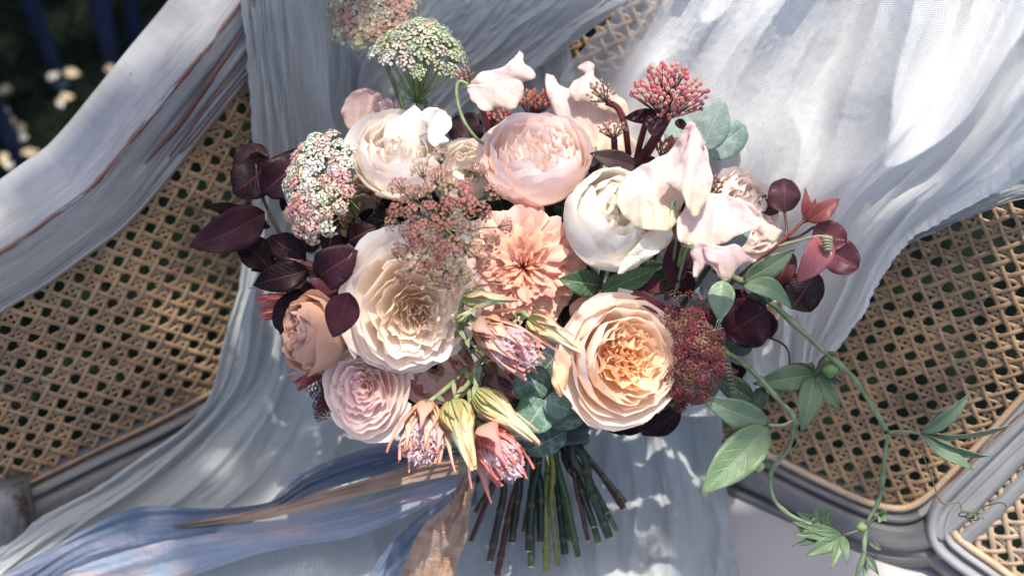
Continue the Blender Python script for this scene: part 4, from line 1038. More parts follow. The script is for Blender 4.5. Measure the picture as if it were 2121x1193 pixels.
g1 = sprig('leafy_sprig', 'glossy dark green leaves between the ivory bloom and the peach rose', 'foliage', [(1230, 690, .96), (1245, 620, .925), (1250, 595, .91)],
  [((1245, 592, .895), (1158, 578, .885), 58, dict(col=(.022, .055, .018), fold=.3)), ((1245, 606, .890), (1362, 556, .885), 52, dict(col=(.05, .115, .035), fold=.35)), ((1230, 610, .91), (1180, 640, .915), 50, dict(col=(.015, .035, .014))), ((1340, 600, .93), (1400, 560, .92), 50, dict(col=(.015, .035, .014))),
   ((1180, 600, .93), (1200, 560, .93), 50, dict(col=(.015, .03, .014)))],
  M_GREEN, (.04, .09, .03), (.06, .09, .04))
bouquet_stem(g1, (1230, 690), .96)
# near-black leaves added inside the bouquet so the gaps between flowers go dark
rs = random.Random(17)
for si, (lab, cx, cy, rx, ry, nlf) in enumerate((('near-black leaves added to darken gaps at the left heart of the bouquet', 790, 590, 190, 200, 46), ('near-black leaves added to darken gaps under the carnation and pink proteas', 1010, 740, 190, 170, 34),
        ('near-black leaves added to darken gaps behind the pale roses at the top', 1060, 400, 270, 130, 60), ('near-black leaves added to darken gaps at the right heart of the bouquet', 1370, 600, 200, 230, 42), ('near-black leaves added to darken gaps between the blush rose and the binding', 900, 850, 130, 70, 16))):
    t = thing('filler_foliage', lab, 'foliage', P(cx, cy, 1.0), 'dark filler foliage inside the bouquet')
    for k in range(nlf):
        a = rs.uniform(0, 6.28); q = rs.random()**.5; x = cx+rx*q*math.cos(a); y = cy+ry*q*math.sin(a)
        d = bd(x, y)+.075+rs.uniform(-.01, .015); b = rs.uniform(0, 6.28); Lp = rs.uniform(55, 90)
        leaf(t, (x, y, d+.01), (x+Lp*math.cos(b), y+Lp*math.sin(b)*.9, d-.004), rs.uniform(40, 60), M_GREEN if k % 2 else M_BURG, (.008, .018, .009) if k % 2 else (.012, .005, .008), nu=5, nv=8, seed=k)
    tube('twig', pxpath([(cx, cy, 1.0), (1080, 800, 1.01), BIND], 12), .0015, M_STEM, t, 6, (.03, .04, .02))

# ---- umbels (lace flowers)
def cluster_mesh(nfl, R, fl, seed, mat, ped=True, bowl=.5, cutoff=0):
    """one little umbel of five-petalled florets, axis z, unit R"""
    rs = random.Random(seed); m = MB()
    for k in range(nfl):
        a = k*2.39996; r = math.sqrt((k+.5)/nfl); x, y = R*r*math.cos(a)+rs.uniform(-.1, .1)*R, R*r*math.sin(a)+rs.uniform(-.1, .1)*R
        z = R*bowl*(1-r*r)+rs.uniform(-.1, .1)*R; c = Vector((x, y, z)); nrm = Vector((x*.8, y*.8, R)).normalized()
        t1 = nrm.orthogonal().normalized(); t2 = nrm.cross(t1); b0 = rs.uniform(0, 6); F = fl*rs.uniform(.8, 1.2); fr_ = rs.random()
        for p in range(5):
            q = b0+p*1.2566; uu = fr_; d1 = t1*math.cos(q)+t2*math.sin(q); d2 = nrm.cross(d1)
            m.add([c, c+d1*F*.6+d2*F*.35+nrm*F*.15, c+d1*F+nrm*F*.35, c+d1*F*.6-d2*F*.35+nrm*F*.15], [(0, 3, 2, 1)], [(fr_, 1), (fr_, .2), (fr_, 0), (fr_, .2)])
        m.add([c+t1*F*.22+nrm*F*.2, c+t2*F*.22+nrm*F*.2, c-t1*F*.22+nrm*F*.2, c-t2*F*.22+nrm*F*.2, c+nrm*F*.5], [(0, 1, 4), (1, 2, 4), (2, 3, 4), (3, 0, 4)], [(fr_, .8)]*5)
    return m.mesh(mat)
def pedicel_mesh(nfl, R, depth, seed, mat, bowl=.5):
    rs = random.Random(seed); m = MB()
    for k in range(nfl):
        a = k*2.39996; r = math.sqrt((k+.5)/nfl); x, y = R*r*math.cos(a), R*r*math.sin(a); z = R*bowl*(1-r*r)
        m.tube([Vector((0, 0, -depth)), Vector((x*.6, y*.6, -depth*.35)), Vector((x, y, z))], R*.035, 3, False)
    return m.mesh(mat)
M_FL = {}
def umbel(label, centre, d, axis, Rp, n, cols, seed, crad, dome=.35, squash=(1, 1), spread=1., stemto=None, stemcol=(.16, .22, .10), nfl=18, fl=.22, name='lace_flower', cat='lace flower', jitter=.06, pedcol=None, clusters=None, ray_depth=.9, hang=True):
    rs = random.Random(seed); R = Rp*d/FPX
    M = Matrix.Translation(P(centre[0], centre[1], d)) @ frame_to(cdir(*axis), 0)
    t = thing(name, label, cat, P(centre[0], centre[1], d), 'lace flowers in the bouquet')
    vars_ = [cluster_mesh(int(nfl*1.3), 1., fl*1.3, seed*10+k, M_FLO) for k in range(3)]; peds = [pedicel_mesh(nfl, 1., 1.3, seed*10+k, M_SOFT) for k in range(2)]
    hub = Vector((0, 0, -ray_depth*R)); rays = MB()
    pos = []
    for k in range(n):
        a = k*2.39996; r = math.sqrt((k+.5)/n)
        pos.append((R*r*math.cos(a)*squash[0]*(1+rs.uniform(-jitter, jitter)), R*r*math.sin(a)*squash[1]*(1+rs.uniform(-jitter, jitter)), R*dome*(1-r*r)+rs.uniform(-.04, .04)*R, r))
    if clusters:
        pos = []
        Mi = M.inverted()
        for (x, y, dd) in clusters:
            p = Mi @ P(x, y, d+dd); pos.append((p.x, p.y, p.z, min(1, math.hypot(p.x, p.y)/R)))
    for k, (x, y, z, r) in enumerate(pos):
        c = Vector((x, y, z)); nr = (c-hub).normalized() if not clusters else ((c-hub).normalized()+Vector((0, 0, .5))).normalized()
        s = crad*d/FPX*rs.uniform(.85, 1.15)
        Q = nr.to_track_quat('Z', 'Y').to_matrix().to_4x4()
        col = cols[0] if rs.random() < .5+.3*(r < .5) else cols[1]
        if len(cols) > 2 and rs.random() < .3: col = cols[2]
        col = tuple(v*rs.uniform(.85, 1.12) for v in col)
        L_ = M @ Matrix.Translation(c) @ Q @ Matrix.Rotation(rs.uniform(0, 6), 4, 'Z') @ Matrix.Scale(s, 4)
        o = link('floret_cluster', vars_[k % 3], t, L_, col)
        link('pedicels', peds[k % 2], o, L_, pedcol or (.20, .27, .12))
        base = c - nr*s*1.3
        rays.tube([M @ (hub.lerp(base, q) + Vector((0, 0, -.12*R*math.sin(q*math.pi)*r))) for q in (0, .25, .5, .75, 1)], .00045, 4, False)
    link('rays', rays.mesh(M_STEM), t, None, (.17, .25, .10))
    for k in range(8):
        b = M @ hub; a = k*.785; q = M @ (hub+Vector((math.cos(a)*R*.5, math.sin(a)*R*.5, .02*R)))
        m = MB(); m.tube([b, b.lerp(q, .5), q], lambda s: .0006*(1.2-s), 4); link('bract', m.mesh(M_STEM), t, None, (.14, .22, .08))
    hb = M @ hub
    if stemto:
        pts = [hb]+[P(*q) for q in stemto]; tube('stem', [Vector(v) for v in cr(pts, 20)], .0017, M_STEM, t, 8, stemcol)
    return t
umbel('pink and white domed lace flower at the left of the bouquet', (664, 385), .905, (-.55, .25, .75), 98, 52, [(.70, .71, .63), (.72, .36, .36), (.70, .50, .48)], 3, 17, .55, (.95, 1.25), stemto=[(738, 450, .94), (765, 490, .96), (800, 540, .98)], stemcol=(.05, .09, .03), nfl=26, fl=.16)
tt_ = bpy.data.objects
u2 = umbel('dark red airy lace flower floating over the cream rose', (915, 465), .845, (.0, .05, 1), 130, 40, [(.24, .045, .075), (.29, .075, .10), (.30, .20, .14)], 4, 22, .1, nfl=17, fl=.175, pedcol=(.20, .22, .11), ray_depth=.45,
  clusters=[(912, 320, 0), (870, 350, 0), (992, 352, .004), (822, 385, .004), (850, 400, 0), (1020, 400, .008), (905, 365, -.002), (930, 380, -.004), (880, 395, -.005), (960, 390, 0), (820, 435, .004), (850, 440, -.004), (890, 430, -.008), (930, 425, -.01), (970, 425, -.005), (1005, 440, .002), (1050, 470, .01),
            (840, 475, 0), (875, 470, -.008), (910, 465, -.012), (950, 465, -.01), (985, 475, -.005), (1020, 500, .004), (830, 520, .004), (865, 510, -.004), (900, 505, -.01), (940, 505, -.010), (975, 515, -.003), (1000, 545, .006), (838, 575, .006), (875, 555, 0), (905, 545, -.006), (945, 545, -.004), (960, 575, .004), (890, 590, .004), (925, 580, .003), (860, 490, -.006), (915, 520, -.01), (810, 460, .006)],
  stemto=[(930, 540, .9), (960, 600, .95)])
umbel('green-white lace flower head at the top left of the bouquet', (870, 118), .945, (.10, .85, .55), 92, 40, [(.50, .53, .42), (.42, .47, .33), (.62, .62, .54)], 6, 19, .75, (1.0, 1.05), stemto=[(880, 210, .975), (895, 280, .99), (930, 380, 1.0)], nfl=20, fl=.15, pedcol=(.22, .30, .12), ray_depth=1.1)
umbel('brownish-pink lace flower cut by the top edge of the picture', (772, 30), .965, (-.1, .3, .9), 92, 34, [(.36, .35, .24), (.36, .22, .19), (.44, .42, .31)], 7, 19, .25, (1.0, .8), stemto=[(800, 130, .99), (850, 260, 1.0)], nfl=16, pedcol=(.26, .30, .16), ray_depth=1.0)

# ---- burgundy seed plumes
def plume(label, pts, wpx, n, cols, seed):
    n = int(n*1.5); rs = random.Random(seed); C = cr(pts, 60)
    t = thing('seed_plume', label, 'plume', P(*pts[-1]), 'burgundy seed plumes')
    tube('stem', pxpath(pts, 20), .0013, M_STEM, t, 6, (.12, .03, .04))
    var = [cluster_mesh(24, 1., .2, seed+k, M_FLO2, bowl=1.) for k in range(3)]
    for k in range(n):
        c = C[min(59, int(rs.random()*60))]; a = rs.uniform(0, 6.28); r = rs.random()**.5
        x = c[0]+wpx*r*math.cos(a); y = c[1]+wpx*.7*r*math.sin(a); dd = c[2] - .016*(1-r*r)**.5 + rs.uniform(-.002, .002)
        s = rs.uniform(12, 17)*dd/FPX
        nr = cdir(r*math.cos(a), -r*math.sin(a), .9)
        link('seed_cluster', var[k % 3], t, Matrix.Translation(P(x, y, dd)) @ frame_to(nr, rs.uniform(0, 6)) @ Matrix.Scale(s, 4), tuple(v*rs.uniform(.7, 1.25) for v in cols[k % len(cols)]))
    return t
pl = plume('burgundy seed plume between the peach rose and the green vine', [(1415, 640, .90), (1442, 700, .88), (1447, 760, .88), (1415, 815, .90)], 50, 125, [(.15, .02, .038), (.19, .035, .05), (.10, .012, .024), (.18, .10, .06)], 8)
bouquet_stem(pl, (1430, 760), .95)
plume('small dark seed plume under the tan rose', [(665, 790, .975), (672, 825, .97), (680, 850, .965)], 24, 26, [(.13, .03, .045), (.10, .02, .03)], 9)

# ---- sedum
bud = MB()
for k in range(5):
    a = k*1.2566; dx, dy = math.cos(a), math.sin(a); tx, ty = -dy, dx
    V = []
    for j in range(5):
        v = j/4; r = .55*math.sin(math.pi*(v*.82+.16)); w_ = .36*math.sin(math.pi*(v*.85+.12)); z = v*1.7
        for s in (-1, 0, 1): V.append((dx*r*(1 if s == 0 else .82)+tx*w_*s, dy*r*(1 if s == 0 else .82)+ty*w_*s, z))
    bud.add(V, gridf(3, 5), [((i % 3)/2, (i//3)/4) for i in range(15)])
mbud, ntb = newmat('sedum_bud_star'); qb = N(ntb); sp = qb.n('SeparateXYZ'); qb.l(qb.n('UVMap').outputs[0], sp.inputs[0]); oib = qb.n('ObjectInfo')
cb = qb.mix(qb.ramp(sp.outputs[1], [(.1, 0), (.75, 1)]), qb.mix(.5, oib.outputs['Color'], (.75, .55, .45)), oib.outputs['Color'])
finish(qb, principled(qb, cb, .4, None, .4).outputs[0])
BUD = bud.mesh(mbud)
def sedum(label, clusters, stems, seed, cols, group='sedum heads in the bouquet', lvs=(), size=9., scol=(.11, .018, .025)):
    rs = random.Random(seed); c0_ = clusters[0]
    t = thing('sedum', label, 'sedum', P(*stems[0][-1][:3]), group)
    for st in stems: tube('stem', pxpath(st[:-1] if isinstance(st[-1], float) else st, 18), .0021, M_STEM, t, 8, scol)
    for (x, y, d, r, n, tipd, hub) in clusters:
        H = P(*hub); br = MB()
        for k in range(n):
            a = k*2.39996+rs.uniform(-.2, .2); q = math.sqrt((k+.5)/n); bx = x+r[0]*q*math.cos(a); by = y+r[1]*q*math.sin(a)
            bdp = d - tipd*(1-q*q) + rs.uniform(-.002, .002); p = P(bx, by, bdp); nr = ((p-H).normalized()+CB*.55).normalized()
            col = tuple(v*rs.uniform(.8, 1.2) for v in cols[rs.randrange(len(cols))])
            s = size*rs.uniform(.85, 1.15)*d/FPX
            link('bud', BUD, t, Matrix.Translation(p) @ frame_to(nr, rs.uniform(0, 6)) @ Matrix.Scale(s, 4), col)
            if k % 2 == 0: br.tube([H, H.lerp(p, .6)-CB*.001, p], .0005, 4, False)
        link('branchlets', br.mesh(M_STEM), t, None, lerp(scol, (.3, .25, .15), .3))
    for i, (b, tp_, w_, c_) in enumerate(lvs): leaf(t, b, tp_, w_, M_BURG, c_, seed=i, fold=.3)
    return t
PK = [(.50, .15, .15), (.58, .22, .21), (.42, .11, .12), (.60, .30, .26)]
GRB = [(.26, .22, .13), (.36, .17, .13), (.20, .20, .11)]
sd = sedum('tall rosy sedum head on red stems at the top right', [(1385, 155, .885, (46, 20), 34, .006, (1375, 230, .91)), (1340, 190, .882, (34, 22), 24, .006, (1370, 240, .91)), (1390, 200, .872, (48, 30), 40, .010, (1375, 245, .90)), (1435, 200, .885, (28, 34), 28, .006, (1390, 245, .91)), (1390, 235, .878, (24, 12), 10, .004, (1378, 250, .9))],
  [[(1380, 240, .90), (1345, 300, .915), (1310, 350, .93), (1290, 420, .95)], [(1385, 245, .905), (1360, 290, .92), (1325, 350, .93)], [(1340, 245, .905), (1325, 300, .92), (1315, 350, .93)]], 3, PK,
  lvs=[((1362, 240, .90), (1292, 245, .895), 32, (.035, .016, .016)), ((1358, 240, .893), (1352, 285, .885), 44, (.08, .04, .045)), ((1400, 250, .89), (1425, 270, .885), 20, (.05, .015, .02)), ((1318, 345, .91), (1222, 318, .905), 42, (.04, .028, .028)), ((1335, 330, .92), (1352, 360, .91), 40, (.035, .02, .02)), ((1300, 330, .93), (1340, 390, .93), 60, (.03, .012, .014))])
bouquet_stem(sd, (1310, 370), .95)
sedum('small green sedum head on an arching red stem', [(1243, 195, .905, (28, 24), 24, .006, (1256, 212, .91))], [[(1256, 212, .91), (1280, 225, .912), (1295, 265, .915), (1302, 320, .93)]], 4, GRB, size=6.5)
sedum('tiny brown-pink sedum head in front of the pale sweet pea', [(1270, 268, .905, (28, 15), 26, .006, (1272, 290, .91))], [[(1272, 288, .91), (1274, 320, .92), (1280, 360, .94)]], 5, [(.40, .2, .16), (.3, .2, .12)], size=6.5)
sedum('reddish sedum head behind the pale pink rose and nodding sweet pea', [(1112, 208, .965, (42, 18), 46, .006, (1100, 245, .975)), (1030, 238, .97, (30, 14), 20, .004, (1050, 270, .98))], [[(1100, 240, .975), (1080, 300, .985), (1060, 350, .99)], [(1010, 230, .97), (1020, 250, .975), (1030, 300, .98)]], 6, [(.36, .10, .09), (.32, .15, .09)], size=7.5)
sedum('small brown sedum tips beside the crumpled white rose', [(1480, 385, .90, (18, 18), 18, .004, (1470, 410, .91))], [[(1470, 410, .91), (1460, 450, .93), (1450, 500, .95)]], 7, [(.34, .16, .13), (.28, .18, .11)], size=7)
sedum('low sedum tips at the foot of the tall red stems', [(1385, 303, .925, (30, 16), 26, .004, (1370, 330, .93))], [[(1370, 330, .93), (1350, 370, .94), (1340, 400, .95)]], 8, [(.36, .11, .09), (.3, .1, .08)], size=7)
sedum('brown sedum tips left of the nodding sweet pea', [(962, 156, .925, (18, 16), 16, .004, (970, 172, .93))], [[(970, 172, .93), (1000, 230, .95), (1020, 300, .97)]], 9, [(.30, .15, .12), (.22, .16, .10)], size=6.5)

# ---- blushing bride proteas
def protea(label, base, tip, openness, seed, wpx, cols, pts, tuft=True, nb=(7, 8, 8)):
    """base,tip (x,y,d): calyx and end of the head"""
    rs = random.Random(seed); a, b = P(*base), P(*tip); L = (b-a).length; ax = (b-a).normalized()
    t = thing('blushing_bride_protea', label, 'protea', a, 'blushing bride proteas in the bouquet')
    M = Matrix.Translation(a) @ frame_to(ax, rs.uniform(0, 6)) @ Matrix.Scale(L, 4)
    W = wpx*base[2]/FPX/L
    for li, n in enumerate(nb):
        f = li/max(1, len(nb)-1)
        for k in range(n):
            an = 2*math.pi*(k+.5*li)/n + rs.uniform(-.15, .15)
            ln = (.75+.3*f if openness < .5 else 1.05-.1*f)*rs.uniform(.9, 1.1)
            fl = openness*(.95-.5*f)
            p0 = (.05, 0); p1 = (W*(.75+.45*openness)*(1-.15*f), ln*.42); p2 = (W*(.12+1.25*fl), ln*(1-.20*fl))
            me = petal_mesh(p0, p1, p2, rs.uniform(.85, 1.05)*(1.5 if openness < .5 else 1.05)*W*2.2, rs, M_BRACT, 9, 12, 'point', ruf=.03, fold=.10 if openness < .5 else -.04, drop=.0)
            col = lerp(cols[0], cols[1], f); col = tuple(v*rs.uniform(.9, 1.08) for v in col)
            link('bract', me, t, M @ Matrix.Rotation(an, 4, 'Z'), col)
    for k in range(3 if openness > .3 else 2):                                 # slim flared bracts with hooked tips
        an = k*1.2566+rs.uniform(-.3, .3); ln = rs.uniform(.7, 1.08); fl = W*(1.0+.9*openness)*rs.uniform(.8, 1.3)
        me = petal_mesh((.05, -.02), (fl*.9, ln*.35), (fl*(.75+.9*openness), ln), .6*W*2.2, rs, M_BRACT, 7, 12, 'point', ruf=.05, fold=-.03, drop=.0)
        link('bract', me, t, M @ Matrix.Rotation(an, 4, 'Z'), lerp(cols[1], (.62, .30, .26), .4))
    if openness >= .5 and tuft:
        fz = MB()
        for k in range(520):
            u = rs.random(); an = k*2.39996; sp_ = W*.85*math.sqrt(u); z = .62+.30*(1-u)+rs.uniform(-.06, .06)
            p = Vector((sp_*math.cos(an), sp_*math.sin(an), z)); q = Vector((p.x*.6, p.y*.6, .2))
            e = p + Vector((rs.uniform(-.07, .07), rs.uniform(-.07, .07), rs.uniform(0, .07)))
            s = rs.uniform(.012, .022)
            fz.add([q + Vector((s*.5, 0, 0)), q - Vector((s*.5, 0, 0)), p + Vector((0, s, 0)), p - Vector((0, s, 0)), e], [(0, 1, 3, 2), (2, 3, 4)])
        link('stamen_tuft', fz.mesh(M_FUZZ), t, M, (.60, .44, .46))
        for k in range(12):
            an = k*2.4; r_ = W*.5*math.sqrt(k/12); q = MB()
            q.tube([Vector((r_*math.cos(an), r_*math.sin(an), .4)), Vector((r_*1.2*math.cos(an), r_*1.2*math.sin(an), .86))], lambda s: .018*(1+s), 5)
            link('style', q.mesh(M_SOFT), t, M, (.34, .12, .17))
        cz = MB(); cz.tube([Vector((0, 0, .0)), Vector((0, 0, .3)), Vector((0, 0, .6))], lambda s: W*.5*math.sin(.3+s*2.2), 10); link('heart', cz.mesh(M_SOFT), t, M, (.16, .05, .07))
    else:
        cz = MB(); cz.tube([Vector((0, 0, q/10)) for q in range(9)], lambda s: W*.5*math.sin(.15+s*2.7), 12); link('heart', cz.mesh(M_SOFT), t, M, lerp(cols[0], (.6, .6, .4), .5))
    tube('stem', [a]+[P(*q) for q in cr(pts, 10)], .0016, M_STEM, t, 7, (.20, .26, .12))
    for k in range(3):
        q = pts[min(k, len(pts)-1)]; x, y, d = q
        leaf(t, (x, y, d-.002), (x+rs.uniform(-26, 26), y+rs.uniform(8, 34), d-.006), 10, M_GREEN, (.26, .27, .13), shape='lance', nu=5, nv=8)
    return t
GC = [(.46, .52, .26), (.62, .63, .42)]; PC = [(.60, .30, .26), (.70, .30, .28)]; CC = [(.66, .54, .42), (.68, .47, .40)]
protea('green protea bud pointing right under the coral carnation', (960, 615, .872), (1062, 622, .868), .08, 1, 28, [(.32, .42, .20), (.46, .50, .30)], [(955, 640, .88), (950, 680, .89), (960, 720, .91)], nb=(4, 5))
protea('small green protea bud at the edge of the cream rose', (945, 662, .872), (985, 640, .868), .08, 12, 14, [(.30, .40, .18), (.42, .48, .26)], [(950, 680, .88), (965, 700, .89)], nb=(4, 4))
protea('half-open pink and cream protea directly under the carnation', (990, 668, .878), (1108, 752, .850), .50, 2, 52, CC, [(975, 655, .882), (955, 665, .89)], nb=(8, 9, 9))
protea('plump cream-green protea bud left of the peach rose', (1098, 660, .868), (1195, 722, .858), .08, 3, 35, [(.55, .56, .34), (.70, .64, .46)], [(1085, 648, .872), (1070, 650, .885)], nb=(4, 5, 5))
protea('open pale pink protea under the blush spray rose', (885, 835, .895), (868, 960, .870), .55, 4, 50, CC, [(905, 820, .90), (940, 790, .91), (965, 760, .92)])
protea('large green-pink protea bud hanging in the middle of the lower cluster', (940, 835, .885), (978, 962, .862), .12, 5, 48, GC, [(945, 822, .888), (965, 800, .892), (985, 770, .90)], nb=(5, 5, 6))
protea('green-cream protea bud with red tip above the pink open one', (990, 815, .880), (1105, 912, .862), .12, 6, 40, GC, [(985, 795, .884), (985, 760, .89), (1005, 740, .90)], nb=(5, 5, 6))
protea('vivid pink protea with white fuzz lowest in the bouquet', (1000, 885, .880), (1068, 990, .858), .55, 7, 50, [(.70, .30, .29), (.74, .40, .38)], [(985, 870, .885), (975, 840, .89), (970, 800, .90)])
protea('pink protea tips poking out beside the tan rose', (625, 625, .955), (530, 640, .955), .62, 8, 28, [(.58, .16, .17), (.66, .26, .25)], [(640, 625, .96), (700, 640, .97)], tuft=False)
protea('pink protea tips between the dark plum leaves', (655, 555, .935), (568, 545, .935), .55, 9, 18, [(.66, .28, .28), (.7, .4, .38)], [(670, 560, .94), (720, 590, .96)], tuft=False)
protea('dim protea shadowed beside the round green leaves', (1010, 750, .925), (1070, 815, .915), .62, 10, 34, [(.30, .20, .17), (.34, .2, .18)], [(1000, 740, .93), (990, 720, .94)])
protea('red protea tips under the tan rose by the blue cloth', (665, 770, .975), (612, 800, .975), .5, 13, 14, [(.5, .14, .15), (.5, .2, .2)], [(680, 765, .98), (720, 760, .985)], tuft=False)

# ---- passion vine
vg = thing('passion_vine', 'long green passion vine curving out to the right over the cane', 'vine', P(1500, 560, .95))
V1 = [(1480, 560, .955), (1540, 585, .925), (1600, 630, .915), (1660, 685, .91), (1715, 735, .91), (1765, 780, .915), (1805, 840, .925), (1835, 895, .93), (1832, 950, .93), (1822, 1030, .935), (1800, 1075, .935), (1790, 1130, .935), (1795, 1230, .93)]
tube('vine_stem', pxpath(V1, 90), lambda s: .0021*(1-.35*s)*(1+.16*math.sin(s*37)+.10*math.sin(s*91)), M_STEM, vg, 8, (.15, .21, .11))
V2 = [(1480, 720, .945), (1520, 740, .925), (1565, 775, .915), (1610, 825, .91), (1645, 868, .91), (1632, 930, .915), (1598, 975, .92), (1602, 1030, .925), (1635, 1065, .925), (1680, 1085, .925)]
vg2 = thing('passion_vine', 'second shorter passion vine looping down beside the grey gauze', 'vine', P(1480, 720, .945))
tube('vine_stem', pxpath(V2, 80), lambda s: .0020*(1-.35*s)*(1+.16*math.sin(s*31)+.10*math.sin(s*83)), M_STEM, vg2, 8, (.15, .21, .11))
def vl(t, b, tp_, w_, col, **k): leaf(t, b, tp_, w_, M_GREEN, col, **dict(dict(shape='lance', fold=.25, arch=.06, wave=.05), **k))
GL = (.13, .18, .105); GD = (.04, .07, .035); GP = (.23, .30, .20)
vl(vg, (1540, 582, .900), (1648, 515, .893), 52, GL, roll=.3); vl(vg, (1540, 590, .895), (1640, 640, .89), 44, (.14, .22, .13), roll=-.2, bend=-.15); vl(vg, (1498, 580, .890), (1490, 668, .885), 56, GP, roll=.2)
vl(vg, (1555, 570, .905), (1600, 560, .9), 40, GD); vl(vg, (1560, 720, .94), (1490, 705, .935), 46, GD); vl(vg, (1570, 600, .92), (1560, 660, .92), 44, GD)
vl(vg, (1685, 775, .93), (1560, 795, .925), 56, (.085, .14, .07)); vl(vg, (1685, 780, .925), (1660, 895, .915), 50, (.10, .16, .085)); vl(vg, (1690, 778, .925), (1740, 850, .92), 38, (.08, .13, .06)); vl(vg, (1692, 772, .93), (1745, 795, .925), 24, GD); vl(vg, (1690, 770, .935), (1620, 760, .94), 30, GD)
tube('leaf_stalk', pxpath([(1712, 735, .91), (1698, 750, .92), (1690, 778, .925)], 8), .0009, M_STEM, vg, 6, (.10, .12, .07))
tube('leaf_stalk', pxpath([(1835, 895, .93), (1870, 893, .925), (1908, 898, .92)], 8), .0010, M_STEM, vg, 6, (.16, .2, .12))
for (tp_, w_, r_) in (((2010, 812, .91), 34, .2), ((2112, 872, .905), 32, 1.1), ((2056, 945, .91), 30, .9), ((2014, 972, .915), 38, -.4), ((1945, 852, .915), 20, .4)):
    vl(vg, (1908, 898, .92), tp_, w_, (.15, .21, .13), roll=r_, bend=.04)
for (tp_, w_) in (((1645, 1105, .925), 24), ((1668, 1150, .925), 34), ((1720, 1178, .92), 22), ((1755, 1165, .92), 18), ((1640, 1080, .925), 22)):
    vl(vg, (1745, 1108, .93), tp_, w_, (.10, .16, .075))
tube('leaf_stalk', pxpath([(1815, 1070, .935), (1785, 1095, .93), (1745, 1108, .93)], 8), .001, M_STEM, vg, 6, (.07, .08, .05))
for (x, y, s) in ((1720, 765, 19), (1785, 1092, 12)):
    p = P(x, y, .915); m = MB(); m.tube([p + CU*s*.00031*(1-2*k/8) for k in range(9)], lambda q, s=s: max(.0002, s*.00031*math.sin(.08+q*2.98)), 12); link('green_fruit', m.mesh(M_SOFT), vg, None, (.17, .26, .10))
for (x, y) in ((1715, 735), (1832, 895), (1822, 1068), (1590, 620)):
    for k in range(3): leaf(vg, (x, y, .912 if y < 800 else .928), (x+random.uniform(-16, 16), y+random.uniform(-16, 16), .905 if y < 800 else .92), 14, M_GREEN, (.18, .26, .12), nu=5, nv=7)
for (x, y, tx, ty, w_) in ((1700, 1110, 1640, 1130, 16), (1700, 1090, 1650, 1060, 22), (1695, 1100, 1690, 1040, 26), (1705, 1100, 1720, 1050, 24), (1680, 1105, 1650, 1090, 20), (1795, 1150, 1820, 1190, 16), (1790, 1140, 1770, 1200, 14), (1800, 1120, 1826, 1140, 14), (1715, 1070, 1660, 1100, 28)):
    vl(vg2 if x < 1740 else vg, (x, y, .93), (tx, ty, .925), w_, (.05, .085, .045))
# second vine leaves
vl(vg2, (1592, 878, .905), (1444, 818, .895), 62, (.155, .215, .135), roll=-.25, fold=.2); vl(vg2, (1592, 885, .902), (1452, 1022, .890), 84, (.125, .195, .095), roll=.2, fold=.3, shape='ovate'); vl(vg2, (1560, 830, .925), (1470, 770, .925), 50, GD)
vl(vg2, (1600, 880, .92), (1500, 905, .93), 36, GD); vl(vg2, (1580, 800, .93), (1560, 860, .93), 36, GD); vl(vg2, (1500, 850, .93), (1570, 880, .92), 30, GD)
tube('leaf_stalk', pxpath([(1645, 868, .91), (1622, 880, .908), (1592, 880, .905)], 8), .0011, M_STEM, vg2, 6, (.2, .25, .15))
p = P(1572, 965, .92); m = MB(); m.tube([p + CU*.004*(1-2*k/8) for k in range(9)], lambda q: max(.0002, .004*math.sin(.08+q*2.98)), 10); link('green_bud', m.mesh(M_SOFT), vg2, None, (.36, .44, .2))
def tendril(t, pts, coil=None, r=.0005, col=(.10, .11, .06)):
    P_ = pxpath(pts, 30)
    if coil:
        (x0, y0), (x1, y1), rad, turns, d = coil; C = []
        for k in range(turns*14):
            q = k/(turns*14-1); a = k/14*2*math.pi
            C.append(P(x0+(x1-x0)*q+rad*math.cos(a)*(1-.4*q), y0+(y1-y0)*q+rad*.45*math.sin(a)*(1-.4*q), d+.002*math.sin(a)))
        P_ = P_ + C
    m = MB(); m.tube(P_, r, 5); link('tendril', m.mesh(M_STEM), t, None, col)
tendril(vg2, [(1500, 735, .93), (1502, 742, .93), (1504, 748, .93)], ((1503, 750), (1520, 815), 9, 8, .915), .0005, (.22, .24, .16))
tendril(vg2, [(1648, 870, .91), (1650, 920, .905), (1605, 948, .90), (1550, 945, .895), (1520, 925, .895), (1518, 912, .897)])
tendril(vg, [(1842, 900, .93), (1880, 905, .925), (1910, 940, .92), (1930, 990, .92), (1950, 1040, .92), (1985, 1040, .92), (1992, 1060, .915)], ((1992, 1062), (2030, 1075), 14, 3, .91))
tendril(vg, [(1990, 1058, .915), (2020, 1060, .912), (2040, 1048, .91), (2075, 1040, .905), (2085, 1052, .905), (2078, 1058, .905)], None, .0006)
tendril(vg, [(1560, 700, .96), (1600, 702, .94), (1632, 725, .93), (1634, 775, .93), (1618, 790, .93)], None, .0007, (.04, .05, .03))
tendril(vg, [(1612, 510, .91), (1650, 500, .90), (1690, 490, .89), (1712, 490, .885)], ((1712, 492), (1716, 520), 11, 5, .88), .0008, (.30, .30, .17))
tendril(vg2, [(1520, 860, .93), (1525, 880, .93), (1540, 890, .925)], None, .0007, (.05, .06, .03))

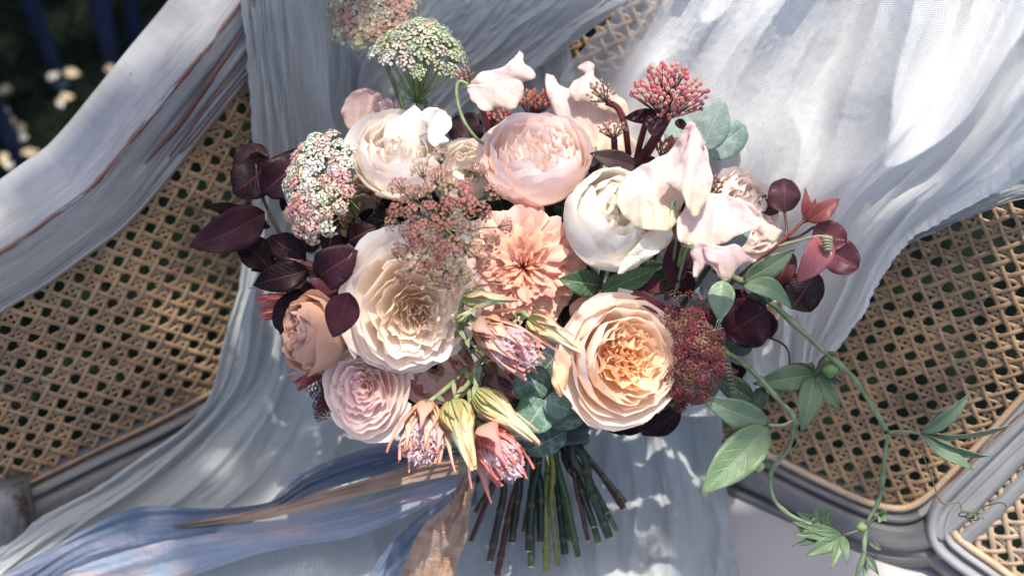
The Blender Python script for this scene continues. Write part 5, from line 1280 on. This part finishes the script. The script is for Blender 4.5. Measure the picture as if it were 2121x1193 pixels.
# wisp of seed fluff caught on the plume
fl = MB(); rs = random.Random(2)
for k in range(26):
    a = rs.uniform(0, 6.28); p = P(1478+rs.uniform(-5, 5), 690+rs.uniform(-8, 8), .875); L_ = rs.uniform(.003, .009)
    e = p + cdir(math.cos(a), math.sin(a), rs.uniform(-.3, .5))*L_; fl.tube([p, p.lerp(e, .5)+cdir(0, .001, .001), e], .00012, 3, False)
o = link('seed_fluff', fl.mesh(M_FUZZ), None, None, (.7, .68, .62)); o['label'] = 'pale wispy seed fluff caught on the burgundy plume'; o['category'] = 'seed'

# ------------------------------------------------------------------ overhanging foliage: the leafy boughs whose dappled shade the photo shows
def boughs():
    rs = random.Random(12); m = MB(); lm = simple_material('bough_leaf', .5, .3, 40, .2)
    # (x, y, rx, ry, leaves) where their shade falls in the photograph
    for (cx, cy, rx, ry, n, dd) in ((620, 90, 140, 260, 60, 0), (180, 860, 380, 260, 90, 0), (560, 1130, 170, 80, 30, 0), (1620, 1060, 220, 130, 60, 0), (1850, 640, 180, 120, 34, 0), (1000, 20, 220, 90, 30, 0), (150, 60, 160, 140, 40, 0), (300, 150, 200, 170, 60, 0), (1650, 430, 110, 90, 10, 0), (1180, 60, 100, 80, 14, 0), (80, 420, 120, 240, 30, 0), (2060, 420, 110, 120, 16, 0)):
        for k in range(n):
            a = rs.uniform(0, 6.28); q = rs.random()**.5
            x = cx+rx*q*math.cos(a); y = cy+ry*q*math.sin(a)
            base = P(x, y, dd or shell(x, y)-.05) + SUN*rs.uniform(2.2, 3.4)
            nr = (SUN + Vector((rs.uniform(-.7, .7), rs.uniform(-.7, .7), rs.uniform(-.5, .5)))).normalized(); t1 = nr.orthogonal().normalized(); t1 = Matrix.Rotation(rs.uniform(0, 6.28), 3, nr) @ t1; t2 = nr.cross(t1)
            L = rs.uniform(.04, .075); W = L*.3
            m.add([base - t1*L*.5, base - t1*L*.2 + t2*W, base + t1*L*.2 + t2*W*.8, base + t1*L*.5, base + t1*L*.2 - t2*W*.8, base - t1*L*.2 - t2*W], [(0, 1, 5), (1, 2, 4, 5), (2, 3, 4)])
    for k in range(1500):
        base = Vector((rs.uniform(-1.6, 1.4), rs.uniform(.9, 2.6), 0)) + SUN*rs.uniform(2.3, 2.9)
        nr = (SUN + Vector((rs.uniform(-.7, .7), rs.uniform(-.7, .7), 0))).normalized(); t1 = nr.orthogonal().normalized(); t2 = nr.cross(t1); L = rs.uniform(.07, .13); W = L*.3
        m.add([base - t1*L*.5, base - t1*L*.2 + t2*W, base + t1*L*.2 + t2*W*.8, base + t1*L*.5, base + t1*L*.2 - t2*W*.8, base - t1*L*.2 - t2*W], [(0, 1, 5), (1, 2, 4, 5), (2, 3, 4)])
    o = link('foliage', m.mesh(lm), None, None, (.05, .11, .03)); o['kind'] = 'stuff'; o['label'] = 'leafy boughs overhead casting dappled shade on the chair'
boughs()
